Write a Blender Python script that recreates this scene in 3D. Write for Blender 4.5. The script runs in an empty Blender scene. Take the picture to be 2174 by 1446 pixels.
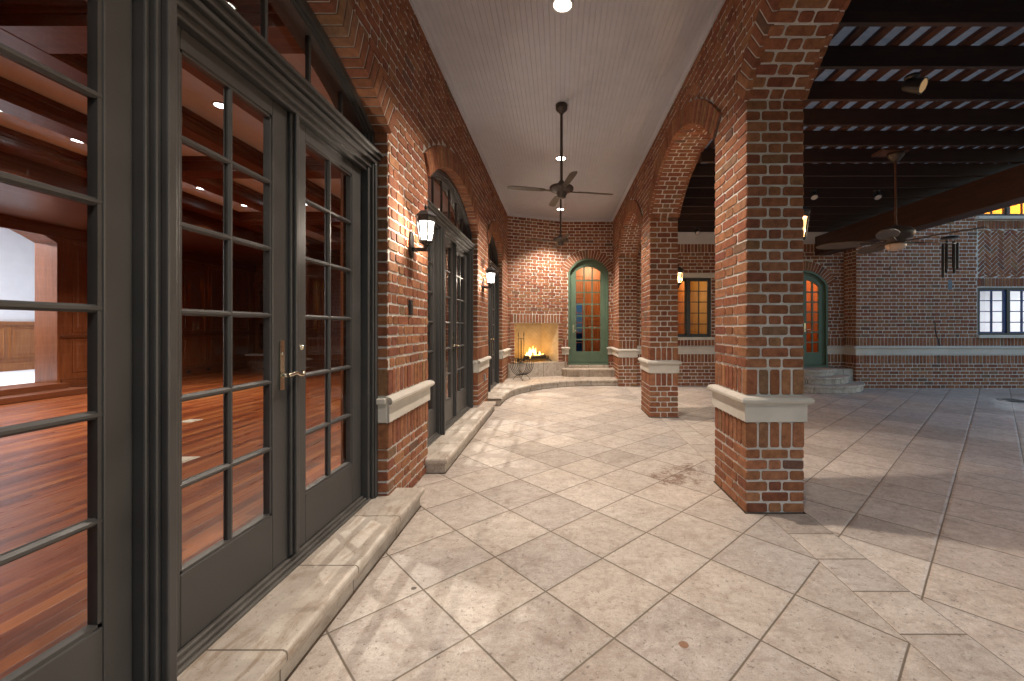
import bpy, math, random
from mathutils import Vector, Matrix
random.seed(7)
C = bpy.context.scene.collection
S = bpy.context.scene
PI = math.pi

# ------------------------------------------------------------------ camera, world, exposure
cam_d = bpy.data.cameras.new('camera')
cam = bpy.data.objects.new('camera', cam_d); C.objects.link(cam)
cam.location = (0, 0, 1.40); cam.rotation_euler = (PI/2, 0, 0)
cam_d.sensor_width = 36.0
cam_d.lens = 36.0*890/2174
cam_d.shift_x = -(1187-1087)/2174
cam_d.shift_y = (695-723)/2174
cam_d.clip_start = 0.02; cam_d.clip_end = 2000
S.camera = cam

w = bpy.data.worlds.new('World'); S.world = w; w.use_nodes = True
wt = w.node_tree; wt.nodes.clear()
sky = wt.nodes.new('ShaderNodeTexSky'); sky.sky_type = 'NISHITA'; sky.sun_disc = False
sky.sun_elevation = math.radians(4.0); sky.sun_rotation = math.radians(75)
sky.air_density = 1.0; sky.dust_density = 0.4; sky.ozone_density = 3.0
bg = wt.nodes.new('ShaderNodeBackground'); bg.inputs['Strength'].default_value = 0.135
wo = wt.nodes.new('ShaderNodeOutputWorld')
hs = wt.nodes.new('ShaderNodeHueSaturation'); hs.inputs['Saturation'].default_value = 0.72
wt.links.new(sky.outputs[0], hs.inputs['Color']); wt.links.new(hs.outputs[0], bg.inputs[0]); wt.links.new(bg.outputs[0], wo.inputs[0])

S.view_settings.view_transform = 'Standard'
S.view_settings.look = 'None'
S.view_settings.exposure = 2.3
S.view_settings.gamma = 1.0
S.view_settings.use_curve_mapping = False
S.render.engine = 'CYCLES'
cy = S.cycles
cy.use_denoising = True
cy.max_bounces = 8; cy.diffuse_bounces = 4; cy.glossy_bounces = 4; cy.transparent_max_bounces = 16
cy.sample_clamp_indirect = 4.0
cy.caustics_reflective = False; cy.caustics_refractive = False
cy.use_light_tree = True

# lamp powers in one place
P_DOWN = 95; P_SCONCE = 15; P_PIER = 18; P_FIRE = 2.2; P_ROOM = 40; P_GIMBAL = 95; P_COZY = 20

# ------------------------------------------------------------------ node helper
class NT:
    def __init__(s, name):
        s.m = bpy.data.materials.new(name); s.m.use_nodes = True
        s.t = s.m.node_tree; s.t.nodes.clear()
        s.out = s.t.nodes.new('ShaderNodeOutputMaterial')
    def n(s, typ, **kw):
        nd = s.t.nodes.new(typ)
        for k, v in kw.items(): setattr(nd, k, v)
        return nd
    def set(s, sock, v):
        if isinstance(v, bpy.types.NodeSocket): s.t.links.new(v, sock)
        elif v is not None:
            if isinstance(v, (tuple, list)) and len(v) == 3 and sock.type == 'RGBA': v = (*v, 1)
            sock.default_value = v
    def math(s, op, a, b=None, c=None, clamp=False):
        nd = s.n('ShaderNodeMath', operation=op); nd.use_clamp = clamp
        s.set(nd.inputs[0], a); s.set(nd.inputs[1], b)
        if c is not None: s.set(nd.inputs[2], c)
        return nd.outputs[0]
    def pos(s):
        return s.n('ShaderNodeNewGeometry').outputs['Position']
    def obj(s):
        return s.n('ShaderNodeTexCoord').outputs['Object']
    def sep(s, v):
        nd = s.n('ShaderNodeSeparateXYZ'); s.set(nd.inputs[0], v); return nd.outputs
    def comb(s, x, y, z):
        nd = s.n('ShaderNodeCombineXYZ')
        for i, v in enumerate((x, y, z)): s.set(nd.inputs[i], v)
        return nd.outputs[0]
    def scale(s, v, sc):
        nd = s.n('ShaderNodeMapping'); s.set(nd.inputs[0], v); nd.inputs['Scale'].default_value = sc
        return nd.outputs[0]
    def noise(s, v, scale, detail=4, rough=0.55, dist=0.0):
        nd = s.n('ShaderNodeTexNoise'); s.set(nd.inputs['Vector'], v)
        nd.inputs['Scale'].default_value = scale; nd.inputs['Detail'].default_value = detail
        nd.inputs['Roughness'].default_value = rough; nd.inputs['Distortion'].default_value = dist
        return nd.outputs[0]
    def white(s, v):
        nd = s.n('ShaderNodeTexWhiteNoise', noise_dimensions='3D'); s.set(nd.inputs['Vector'], v)
        return nd.outputs
    def ramp(s, f, stops):
        nd = s.n('ShaderNodeValToRGB'); e = nd.color_ramp.elements
        while len(e) < len(stops): e.new(0.5)
        for i, (p, c) in enumerate(stops):
            e[i].position = p
            e[i].color = (c, c, c, 1) if not isinstance(c, (tuple, list)) else (*c[:3], 1)
        s.set(nd.inputs[0], f); return nd.outputs[0]
    def mix(s, f, a, b, mode='MIX'):
        nd = s.n('ShaderNodeMix', data_type='RGBA', blend_type=mode)
        s.set(nd.inputs[0], f); s.set(nd.inputs[6], a); s.set(nd.inputs[7], b)
        return nd.outputs[2]
    def maprange(s, v, a, b, c=0.0, d=1.0):
        nd = s.n('ShaderNodeMapRange'); s.set(nd.inputs[0], v)
        for i, q in enumerate((a, b, c, d)): nd.inputs[i+1].default_value = q
        return nd.outputs[0]
    def bump(s, h, strength=0.3, dist=0.01, normal=None):
        nd = s.n('ShaderNodeBump'); nd.inputs['Strength'].default_value = strength
        nd.inputs['Distance'].default_value = dist; s.set(nd.inputs['Height'], h)
        if normal is not None: s.set(nd.inputs['Normal'], normal)
        return nd.outputs[0]
    def principled(s, col, rough=0.6, metal=0.0, normal=None, spec=0.5, **kw):
        nd = s.n('ShaderNodeBsdfPrincipled')
        s.set(nd.inputs['Base Color'], col); s.set(nd.inputs['Roughness'], rough)
        s.set(nd.inputs['Metallic'], metal); nd.inputs['Specular IOR Level'].default_value = spec
        if normal is not None: s.set(nd.inputs['Normal'], normal)
        for k, v in kw.items(): s.set(nd.inputs[k], v)
        return nd.outputs[0]
    def done(s, sh):
        s.t.links.new(sh, s.out.inputs[0]); return s.m

MAT = {}
def mat_brick():
    t = NT('brick'); p = t.pos()
    at = t.n('ShaderNodeAttribute'); at.attribute_name = 'tint'
    n1 = t.noise(p, 18, 5, 0.65); n2 = t.noise(p, 90, 4, 0.6); n3 = t.noise(p, 1.3, 3, 0.5)
    f = t.math('ADD', t.math('MULTIPLY', n1, 0.9), t.math('MULTIPLY', n2, 0.45))
    col = t.mix(t.maprange(f, 0.45, 0.9), at.outputs['Color'], t.mix(1.0, at.outputs['Color'], (0.42, 0.38, 0.38), 'MULTIPLY'))
    col = t.mix(t.maprange(n2, 0.60, 0.80, 0, 0.45), col, (0.42, 0.33, 0.27))
    col = t.mix(t.maprange(n3, 0.35, 0.7, 0, 0.25), col, t.mix(1.0, col, (0.7, 0.66, 0.62), 'MULTIPLY'))
    h = t.math('ADD', t.math('MULTIPLY', n1, 0.7), t.math('MULTIPLY', n2, 0.5))
    return t.done(t.principled(col, 0.88, normal=t.bump(h, 0.75, 0.008), spec=0.25))
def mat_mortar():
    t = NT('mortar'); p = t.pos()
    n1 = t.noise(p, 9, 5, 0.6); n2 = t.noise(p, 140, 3, 0.6)
    col = t.ramp(n1, [(0.3, (0.49, 0.465, 0.43)), (0.7, (0.68, 0.65, 0.61))])
    return t.done(t.principled(col, 0.95, normal=t.bump(n2, 0.7, 0.004), spec=0.1))
def mat_stone(name='limestone', a=(0.50, 0.46, 0.40), b=(0.60, 0.56, 0.50)):
    t = NT(name); p = t.pos()
    n1 = t.noise(p, 4, 6, 0.6); n2 = t.noise(p, 120, 3, 0.6)
    col = t.mix(t.maprange(n1, 0.3, 0.7), a, b)
    col = t.mix(t.maprange(n2, 0.62, 0.8, 0, 0.3), col, (0.3, 0.26, 0.21))
    return t.done(t.principled(col, 0.8, normal=t.bump(n2, 0.3, 0.003), spec=0.25))
TA = math.radians(43.75)
def travertine(t, p, tile, ux, uy, jw, origin, warm=1.0, along=None):
    """stone paving laid on a grid with axes ux, uy"""
    x, y, z = t.sep(p)
    a = t.math('ADD', t.math('MULTIPLY', t.math('SUBTRACT', x, origin[0]), ux[0]/tile), t.math('MULTIPLY', t.math('SUBTRACT', y, origin[1]), ux[1]/tile))
    b = t.math('ADD', t.math('MULTIPLY', t.math('SUBTRACT', x, origin[0]), uy[0]/tile), t.math('MULTIPLY', t.math('SUBTRACT', y, origin[1]), uy[1]/tile))
    wob = t.math('MULTIPLY', t.math('SUBTRACT', t.noise(p, 3.0, 2), 0.5), 0.012)
    a = t.math('ADD', a, wob); b = t.math('ADD', b, wob)
    ia = t.math('FLOOR', a); ib = t.math('FLOOR', b)
    fa = t.math('SUBTRACT', a, ia); fb = t.math('SUBTRACT', b, ib)
    ea = t.math('MINIMUM', fa, t.math('SUBTRACT', 1.0, fa)); eb = t.math('MINIMUM', fb, t.math('SUBTRACT', 1.0, fb))
    ed = t.math('MULTIPLY', t.math('MINIMUM', ea, eb), tile)
    joint = t.maprange(ed, jw*0.45, jw*1.0, 1.0, 0.0)
    edge = t.maprange(ed, jw*0.6, jw*3.2, 0.0, 1.0)
    wn = t.white(t.comb(ia, ib, 0.37))
    rnd = wn[0]
    # each slab gets its own patch of stone, veins turned at random
    off = t.n('ShaderNodeVectorMath', operation='MULTIPLY_ADD'); t.set(off.inputs[0], wn[1]); off.inputs[1].default_value = (37, 41, 13); t.set(off.inputs[2], p)
    q = off.outputs[0]
    cl = t.noise(q, 7.5, 9, 0.74, 0.5)
    vein = t.noise(t.scale(q, (3.0, 10.0, 3.0)), 2.6, 8, 0.74, 0.9)
    pits = t.noise(q, 48, 5, 0.66)
    fine = t.noise(q, 170, 4, 0.65)
    grit = t.noise(q, 26, 6, 0.72)
    shell = t.n('ShaderNodeTexVoronoi'); t.set(shell.inputs['Vector'], t.scale(q, (1, 2.6, 1))); shell.inputs['Scale'].default_value = 34
    base = t.ramp(cl, [(0.28, (0.285, 0.232, 0.19)), (0.46, (0.44, 0.388, 0.340)), (0.70, (0.56, 0.515, 0.462))])
    base = t.mix(t.maprange(vein, 0.50, 0.66, 0, 0.5), base, (0.31, 0.245, 0.205))
    base = t.mix(t.maprange(grit, 0.52, 0.66, 0, 0.42), base, (0.27, 0.215, 0.18))
    base = t.mix(t.maprange(grit, 0.46, 0.34, 0, 0.40), base, (0.64, 0.59, 0.55))
    base = t.mix(t.maprange(pits, 0.585, 0.66, 0, 0.75), base, (0.17, 0.135, 0.11))
    base = t.mix(t.maprange(shell.outputs['Distance'], 0.0, 0.17, 0.6, 0.0), base, (0.70, 0.66, 0.62))
    base = t.mix(t.maprange(fine, 0.45, 0.68, 0, 0.5), base, (0.25, 0.205, 0.175))
    tone = t.ramp(rnd, [(0.0, (0.80, 0.775, 0.75)), (0.25, (0.93, 0.925, 0.93)), (0.6, (0.99, 0.97, 0.94)), (1.0, (1.08, 1.07, 1.05))])
    base = t.mix(1.0, base, tone, 'MULTIPLY')
    stain = t.noise(p, 0.75, 5, 0.62, 0.3)
    base = t.mix(t.maprange(stain, 0.53, 0.74, 0, 0.5), base, t.mix(1.0, base, (0.66, 0.55, 0.44), 'MULTIPLY'))
    return dict(ed=ed, joint=joint, edge=edge, base=base, pits=pits, fine=fine, cl=cl, a=a, b=b, rnd=rnd)
def mat_paving(name, tile, ang, origin, jw=0.006, spots=(), gain=1.0, rough=(0.62, 0.45)):
    t = NT(name); p = t.pos()
    ux = (math.cos(ang), math.sin(ang)); uy = (-math.sin(ang), math.cos(ang))
    d = travertine(t, p, tile, ux, uy, jw, origin)
    jn = t.noise(p, 6, 4, 0.7)
    jcol = t.ramp(jn, [(0.3, (0.055, 0.042, 0.030)), (0.7, (0.17, 0.13, 0.09))])
    col = t.mix(t.math('MULTIPLY', t.maprange(jn, 0.25, 0.6, 0.7, 1.0), d['joint']), d['base'], jcol)
    # rusty spots and speckled spills lying on the slabs
    for (sx, sy, r, sc, c, th) in spots:
        pv = t.n('ShaderNodeVectorMath', operation='DISTANCE'); t.set(pv.inputs[0], p); pv.inputs[1].default_value = (sx, sy, 0)
        m = t.maprange(pv.outputs['Value'], r*0.25, r, 1.0, 0.0)
        nn = t.noise(p, sc, 10, 0.88)
        k = t.maprange(t.math('MULTIPLY', nn, t.math('POWER', m, 0.45)), th, th+0.07)
        col = t.mix(t.math('MULTIPLY', k, 0.8), col, c)
    h = t.math('SUBTRACT', t.math('MULTIPLY', d['edge'], 0.9), t.math('MULTIPLY', t.maprange(d['pits'], 0.55, 0.72), 0.28))
    h = t.math('ADD', h, t.math('MULTIPLY', d['fine'], 0.12))
    h = t.math('ADD', h, t.math('MULTIPLY', d['cl'], 0.26))
    if gain != 1.0: col = t.mix(1.0, col, (gain, gain, gain*1.01), 'MULTIPLY')
    rough = t.maprange(d['cl'], 0.3, 0.7, *rough)
    return t.done(t.principled(col, rough, normal=t.bump(h, 0.55, 0.008), spec=0.35))
def mat_step():
    t = NT('step_stone'); p = t.pos(); x, y, z = t.sep(p)
    a = t.noise(p, 6, 7, 0.68, 0.5); b = t.noise(t.scale(p, (9, 2.5, 9)), 1.6, 6, 0.7, 0.6); c = t.noise(p, 70, 4, 0.6)
    base = t.ramp(a, [(0.25, (0.33, 0.27, 0.215)), (0.5, (0.46, 0.40, 0.34)), (0.75, (0.57, 0.52, 0.45))])
    base = t.mix(t.maprange(b, 0.50, 0.66, 0, 0.7), base, (0.26, 0.185, 0.125))
    base = t.mix(t.maprange(c, 0.60, 0.72, 0, 0.6), base, (0.18, 0.14, 0.11))
    # butt joints between the slabs
    g = t.math('PINGPONG', t.math('ADD', y, 0.11), 0.29)
    g2 = t.math('PINGPONG', t.math('ADD', x, 0.4), 0.29)
    horiz = t.sep(t.n('ShaderNodeNewGeometry').outputs['Normal'])
    j = t.maprange(g, 0.0025, 0.0055, 1, 0)
    j2 = t.math('MULTIPLY', t.maprange(g2, 0.003, 0.007, 1, 0), t.maprange(t.math('ABSOLUTE', horiz[1]), 0.6, 0.8))
    jj = t.math('MAXIMUM', j, j2)
    base = t.mix(jj, base, (0.15, 0.12, 0.09))
    h = t.math('SUBTRACT', t.math('MULTIPLY', a, 0.3), t.math('ADD', t.math('MULTIPLY', t.maprange(c, 0.56, 0.72), 0.4), jj))
    return t.done(t.principled(base, 0.58, normal=t.bump(h, 0.5, 0.006), spec=0.35))
def mat_paint(name, col, rough=0.4, var=0.15, bump=0.12, spec=0.5, metal=0.0):
    t = NT(name); p = t.pos()
    n1 = t.noise(p, 5, 5, 0.6); n2 = t.noise(p, 160, 3, 0.5)
    c = t.mix(t.maprange(n1, 0.3, 0.7), tuple(q*(1-var) for q in col), tuple(q*(1+var) for q in col))
    r = t.maprange(n1, 0.3, 0.7, rough*0.85, rough*1.2)
    return t.done(t.principled(c, r, metal=metal, normal=t.bump(n2, bump, 0.002), spec=spec))
def mat_wood(name, dark, light, axis, rough=0.32, scale=1.0, coat=0.0):
    t = NT(name); p = t.pos()
    st = [14, 14, 14]; st[axis] = 0.9
    q = t.scale(p, tuple(v*scale for v in st))
    g1 = t.noise(q, 1.6, 6, 0.65, 0.9); g2 = t.noise(q, 7, 4, 0.6, 0.2); big = t.noise(p, 1.1, 3, 0.5)
    col = t.mix(t.maprange(g1, 0.3, 0.7), dark, light)
    col = t.mix(t.maprange(g2, 0.5, 0.75, 0, 0.5), col, t.mix(1.0, col, (0.5, 0.45, 0.4), 'MULTIPLY'))
    col = t.mix(t.maprange(big, 0.35, 0.65, 0, 0.35), col, t.mix(1.0, col, (0.75, 0.7, 0.65), 'MULTIPLY'))
    return t.done(t.principled(col, rough, normal=t.bump(g2, 0.12, 0.002), spec=0.5, **({'Coat Weight': coat, 'Coat Roughness': 0.15} if coat else {})))
def mat_boards():
    t = NT('cherry_boards'); p = t.pos(); x, y, z = t.sep(p)
    bw = 0.083
    a = t.math('DIVIDE', x, bw); ia = t.math('FLOOR', a); fa = t.math('SUBTRACT', a, ia)
    w1 = t.white(t.comb(ia, 0.5, 0.5))
    yy = t.math('ADD', t.math('DIVIDE', y, 1.5), t.math('MULTIPLY', w1[0], 7.0)); ib = t.math('FLOOR', yy); fb = t.math('SUBTRACT', yy, ib)
    w2 = t.white(t.comb(ia, ib, 0.1))
    off = t.n('ShaderNodeVectorMath', operation='MULTIPLY_ADD'); t.set(off.inputs[0], w2[1]); off.inputs[1].default_value = (17, 23, 5); t.set(off.inputs[2], p)
    q = t.scale(off.outputs[0], (16, 0.9, 16))
    g = t.noise(q, 1.8, 7, 0.68, 1.2); g2 = t.noise(q, 9, 4, 0.6)
    col = t.ramp(w2[0], [(0.0, (0.12, 0.025, 0.009)), (0.35, (0.20, 0.046, 0.014)), (0.75, (0.27, 0.073, 0.021)), (1.0, (0.34, 0.118, 0.037))])
    col = t.mix(t.maprange(g, 0.42, 0.7, 0, 0.65), col, t.mix(1.0, col, (0.42, 0.34, 0.28), 'MULTIPLY'))
    col = t.mix(t.maprange(g2, 0.55, 0.8, 0, 0.35), col, (0.55, 0.21, 0.07))
    e = t.math('MULTIPLY', t.math('MINIMUM', fa, t.math('SUBTRACT', 1.0, fa)), bw)
    e2 = t.math('MULTIPLY', t.math('MINIMUM', fb, t.math('SUBTRACT', 1.0, fb)), 1.5)
    j = t.maprange(t.math('MINIMUM', e, e2), 0.0006, 0.0022, 1, 0)
    col = t.mix(t.math('MULTIPLY', j, 0.75), col, (0.03, 0.010, 0.005))
    return t.done(t.principled(col, t.maprange(g, 0.3, 0.7, 0.24, 0.38), normal=t.bump(j, 0.25, -0.002), spec=0.35))
def mat_glass(name='window_glass', tint=(0.97, 0.98, 0.98), ior=1.22):
    t = NT(name)
    tr = t.n('ShaderNodeBsdfTransparent'); tr.inputs[0].default_value = (*tint, 1)
    gl = t.n('ShaderNodeBsdfGlossy'); gl.inputs['Roughness'].default_value = 0.0
    wv = t.noise(t.pos(), 2.2, 2, 0.5)
    t.set(gl.inputs['Normal'], t.bump(wv, 0.04, 0.02))
    fr = t.n('ShaderNodeFresnel')   # same reflectance on both faces of the thin pane
    bf = t.n('ShaderNodeNewGeometry').outputs['Backfacing']
    t.set(fr.inputs[0], t.maprange(bf, 0, 1, ior, 1/ior))
    mx = t.n('ShaderNodeMixShader'); t.t.links.new(fr.outputs[0], mx.inputs[0]); t.t.links.new(tr.outputs[0], mx.inputs[1]); t.t.links.new(gl.outputs[0], mx.inputs[2])
    return t.done(mx.outputs[0])
def mat_emit(name, col, st, transp=0.0):
    t = NT(name); e = t.n('ShaderNodeEmission'); e.inputs[0].default_value = (*col, 1); e.inputs[1].default_value = st
    if transp:
        tr = t.n('ShaderNodeBsdfTransparent'); mx = t.n('ShaderNodeMixShader'); mx.inputs[0].default_value = transp
        t.t.links.new(e.outputs[0], mx.inputs[1]); t.t.links.new(tr.outputs[0], mx.inputs[2]); return t.done(mx.outputs[0])
    return t.done(e.outputs[0])
def mat_flame():
    t = NT('flame'); x, y, z = t.sep(t.obj())
    f = t.maprange(z, 0.0, 0.30)
    col = t.ramp(f, [(0.0, (1.0, 0.42, 0.07)), (0.35, (1.0, 0.55, 0.13)), (1.0, (1.0, 0.22, 0.02))])
    e = t.n('ShaderNodeEmission'); t.set(e.inputs[0], col); t.set(e.inputs[1], t.maprange(f, 0.0, 1.0, 4.0, 1.1))
    lw = t.n('ShaderNodeLayerWeight'); lw.inputs[0].default_value = 0.35
    tr = t.n('ShaderNodeBsdfTransparent'); mx = t.n('ShaderNodeMixShader')
    t.set(mx.inputs[0], t.maprange(lw.outputs['Facing'], 0.1, 0.75, 0.15, 1.0))
    t.t.links.new(e.outputs[0], mx.inputs[1]); t.t.links.new(tr.outputs[0], mx.inputs[2]); return t.done(mx.outputs[0])
def mat_sheet():
    t = NT('roof_sheet'); p = t.pos()
    n = t.noise(p, 2.5, 5, 0.65); n2 = t.noise(t.scale(p, (2, 20, 2)), 3, 4, 0.6)
    col = t.mix(t.maprange(n, 0.3, 0.7), (0.19, 0.168, 0.15), (0.30, 0.272, 0.25))
    col = t.mix(t.maprange(n2, 0.5, 0.7, 0, 0.35), col, (0.28, 0.27, 0.26))
    d = t.n('ShaderNodeBsdfDiffuse'); t.set(d.inputs[0], col)
    tl = t.n('ShaderNodeBsdfTranslucent'); t.set(tl.inputs[0], col)
    mx = t.n('ShaderNodeMixShader'); mx.inputs[0].default_value = 0.55
    t.t.links.new(d.outputs[0], mx.inputs[1]); t.t.links.new(tl.outputs[0], mx.inputs[2]); return t.done(mx.outputs[0])
def mat_firebrick():
    t = NT('firebrick'); p = t.pos(); x, y, z = t.sep(p)
    n = t.noise(p, 7, 5, 0.6)
    u = t.math('ADD', x, z); v = t.math('SUBTRACT', z, x)
    g = t.math('MINIMUM', t.math('PINGPONG', u, 0.055), t.math('PINGPONG', v, 0.11))
    j = t.maprange(g, 0.002, 0.006, 1, 0)
    col = t.mix(t.maprange(n, 0.3, 0.7), (0.42, 0.34, 0.22), (0.54, 0.46, 0.32))
    col = t.mix(t.math('MULTIPLY', j, 0.5), col, (0.33, 0.27, 0.19))
    pv = t.n('ShaderNodeVectorMath', operation='DISTANCE'); t.set(pv.inputs[0], p); pv.inputs[1].default_value = (-0.68, 11.16, 0.62)
    sn = t.noise(p, 3.5, 6, 0.7)
    soot = t.math('MULTIPLY', t.maprange(pv.outputs['Value'], 0.12, 0.62, 1.0, 0.0), t.maprange(sn, 0.25, 0.7, 0.15, 0.9))
    col = t.mix(soot, col, (0.05, 0.038, 0.028))
    return t.done(t.principled(col, 0.9, normal=t.bump(j, 0.3, -0.004), spec=0.1))
def mat_ground():
    t = NT('grass_ground'); p = t.pos(); n = t.noise(p, 2, 6, 0.7)
    return t.done(t.principled(t.mix(n, (0.035, 0.05, 0.02), (0.08, 0.08, 0.04)), 0.95, spec=0.1))

MAT['brick'] = mat_brick(); MAT['mortar'] = mat_mortar()
MAT['stone'] = mat_stone(); MAT['step'] = mat_step()
ORG = (-0.7246, 2.237)
MAT['porch_paving'] = mat_paving('porch_paving', 0.462, TA, ORG, 0.0062,
    spots=[(1.08, 3.95, 0.65, 7, (0.11, 0.05, 0.025), 0.47), (1.30, 4.15, 0.45, 12, (0.09, 0.04, 0.02), 0.47), (0.55, 1.85, 0.030, 3, (0.20, 0.075, 0.02), 0.30), (-0.78, 2.25, 0.02, 3, (0.03, 0.02, 0.015), 0.30), (0.3, 5.4, 1.2, 14, (0.24, 0.17, 0.11), 0.56)], gain=1.1)
MAT['border_paving'] = mat_paving('border_paving', 0.3105, 0.0, (1.553, 2.223), 0.006, gain=1.2)
MAT['patio_paving'] = mat_paving('patio_paving', 0.462, TA, ORG, 0.0062, spots=[(2.9, 3.7, 0.9, 40, (0.13, 0.10, 0.08), 0.53), (2.05, 2.15, 0.22, 18, (0.05, 0.04, 0.035), 0.54), (4.5, 5.0, 2.4, 22, (0.18, 0.14, 0.11), 0.58), (7.0, 7.5, 2.4, 16, (0.15, 0.12, 0.10), 0.58)], gain=1.32, rough=(0.5, 0.34))
MAT['bronze'] = mat_paint('bronze_paint', (0.046, 0.044, 0.043), 0.42, 0.12, 0.10)
MAT['sillmetal'] = mat_paint('weathered_sill', (0.085, 0.078, 0.070), 0.5, 0.3, 0.15)
MAT['dirt_contact'] = mat_paint('dirt_contact_joint', (0.075, 0.055, 0.04), 0.95, 0.4, 0.3, 0.1)  # grimy joint colour, kept dark to paint contact shade as well
MAT['fanmetal'] = mat_paint('fan_bronze', (0.045, 0.030, 0.022), 0.45, 0.3, 0.1)
MAT['iron'] = mat_paint('black_iron', (0.016, 0.015, 0.016), 0.45, 0.25, 0.2)
MAT['green'] = mat_paint('green_paint', (0.082, 0.132, 0.088), 0.42, 0.12, 0.08)
MAT['white'] = mat_paint('white_paint', (0.62, 0.60, 0.585), 0.55, 0.06, 0.05, 0.3)
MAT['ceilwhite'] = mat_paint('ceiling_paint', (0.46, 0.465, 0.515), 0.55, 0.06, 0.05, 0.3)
MAT['plaster'] = mat_paint('interior_plaster', (0.62, 0.68, 0.76), 0.8, 0.05, 0.03, 0.2)
MAT['whitewall'] = mat_paint('white_plaster', (0.78, 0.79, 0.82), 0.8, 0.03, 0.03, 0.2)
MAT['mahog_y'] = mat_wood('mahogany_along', (0.095, 0.026, 0.010), (0.185, 0.056, 0.022), 1, 0.33)
MAT['mahog_x'] = mat_wood('mahogany_across', (0.095, 0.026, 0.010), (0.185, 0.056, 0.022), 0, 0.33)
MAT['mahog_z'] = mat_wood('mahogany_upright', (0.13, 0.036, 0.013), (0.26, 0.085, 0.032), 2, 0.30)
MAT['honey'] = mat_wood('honey_wood', (0.24, 0.080, 0.022), (0.38, 0.145, 0.042), 2, 0.4)
MAT['maple'] = mat_wood('pale_wood', (0.42, 0.26, 0.10), (0.58, 0.38, 0.16), 2, 0.4)
MAT['boards'] = mat_boards()
MAT['timber_x'] = mat_wood('pergola_timber_across', (0.018, 0.0075, 0.0045), (0.042, 0.018, 0.010), 0, 0.6)
MAT['timber_y'] = mat_wood('pergola_timber_along', (0.032, 0.014, 0.008), (0.075, 0.030, 0.016), 1, 0.6)
MAT['redtimber'] = mat_wood('reddish_timber', (0.045, 0.016, 0.008), (0.10, 0.036, 0.016), 1, 0.6)
MAT['blade'] = mat_wood('blade_wood', (0.085, 0.062, 0.048), (0.14, 0.105, 0.08), 0, 0.5)
MAT['darkblade'] = mat_wood('dark_blade_wood', (0.030, 0.020, 0.014), (0.055, 0.038, 0.028), 0, 0.5)
MAT['glass'] = mat_glass()
MAT['dusk_glass'] = mat_glass('dusk_tinted_glass', (0.16, 0.26, 0.42))  # the deep blue of the dusk sky is put into this tint
t_ = NT('blind_slats'); d_ = t_.n('ShaderNodeBsdfTranslucent'); d_.inputs[0].default_value = (0.85, 0.58, 0.22, 1); MAT['blind'] = t_.done(d_.outputs[0])
MAT['brass'] = mat_paint('satin_nickel', (0.62, 0.56, 0.44), 0.16, 0.1, 0.03, 0.5, 1.0)
MAT['sheet'] = mat_sheet(); MAT['firebrick'] = mat_firebrick(); MAT['ground'] = mat_ground()
MAT['flame'] = mat_flame()
MAT['log'] = mat_wood('charred_log', (0.018, 0.013, 0.010), (0.06, 0.04, 0.028), 0, 0.9)
MAT['lampglow'] = mat_emit('lit_lantern_glass', (1.0, 0.93, 0.84), 2.2, 0.5)
MAT['amberglow'] = mat_emit('lit_amber_glass', (1.0, 0.62, 0.24), 0.55, 0.4)
MAT['bulb'] = mat_emit('lamp_bulb', (1.0, 0.86, 0.68), 13)
MAT['lens'] = mat_emit('lit_lens', (1.0, 0.92, 0.80), 8)
MAT['coolens'] = mat_emit('lit_cool_lens', (0.95, 0.97, 1.0), 6)
MAT['dimlens'] = mat_emit('dim_lens', (1.0, 0.60, 0.28), 0.07)
MAT['greylens'] = mat_paint('unlit_lens', (0.5, 0.47, 0.44), 0.2, 0.1, 0.0)
MAT['fanglass'] = mat_paint('fan_light_glass', (0.55, 0.42, 0.33), 0.35, 0.1, 0.0)
MAT['blue_lit_frame'] = mat_paint('blue_lit_muntin', (0.012, 0.045, 0.16), 0.4, 0.1, 0.05)  # blue ambient light is put into the muntin colour
MAT['winframe'] = mat_paint('window_frame_paint', (0.045, 0.040, 0.034), 0.45, 0.12, 0.05)
MAT['silver'] = mat_paint('grey_metal', (0.35, 0.35, 0.36), 0.35, 0.1, 0.05, 0.5, 0.8)
MAT['floorplate'] = mat_paint('floor_plate', (0.55, 0.50, 0.42), 0.35, 0.1, 0.03)
MAT['sash'] = mat_paint('slate_sail', (0.10, 0.15, 0.22), 0.4, 0.1, 0.05)

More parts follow.
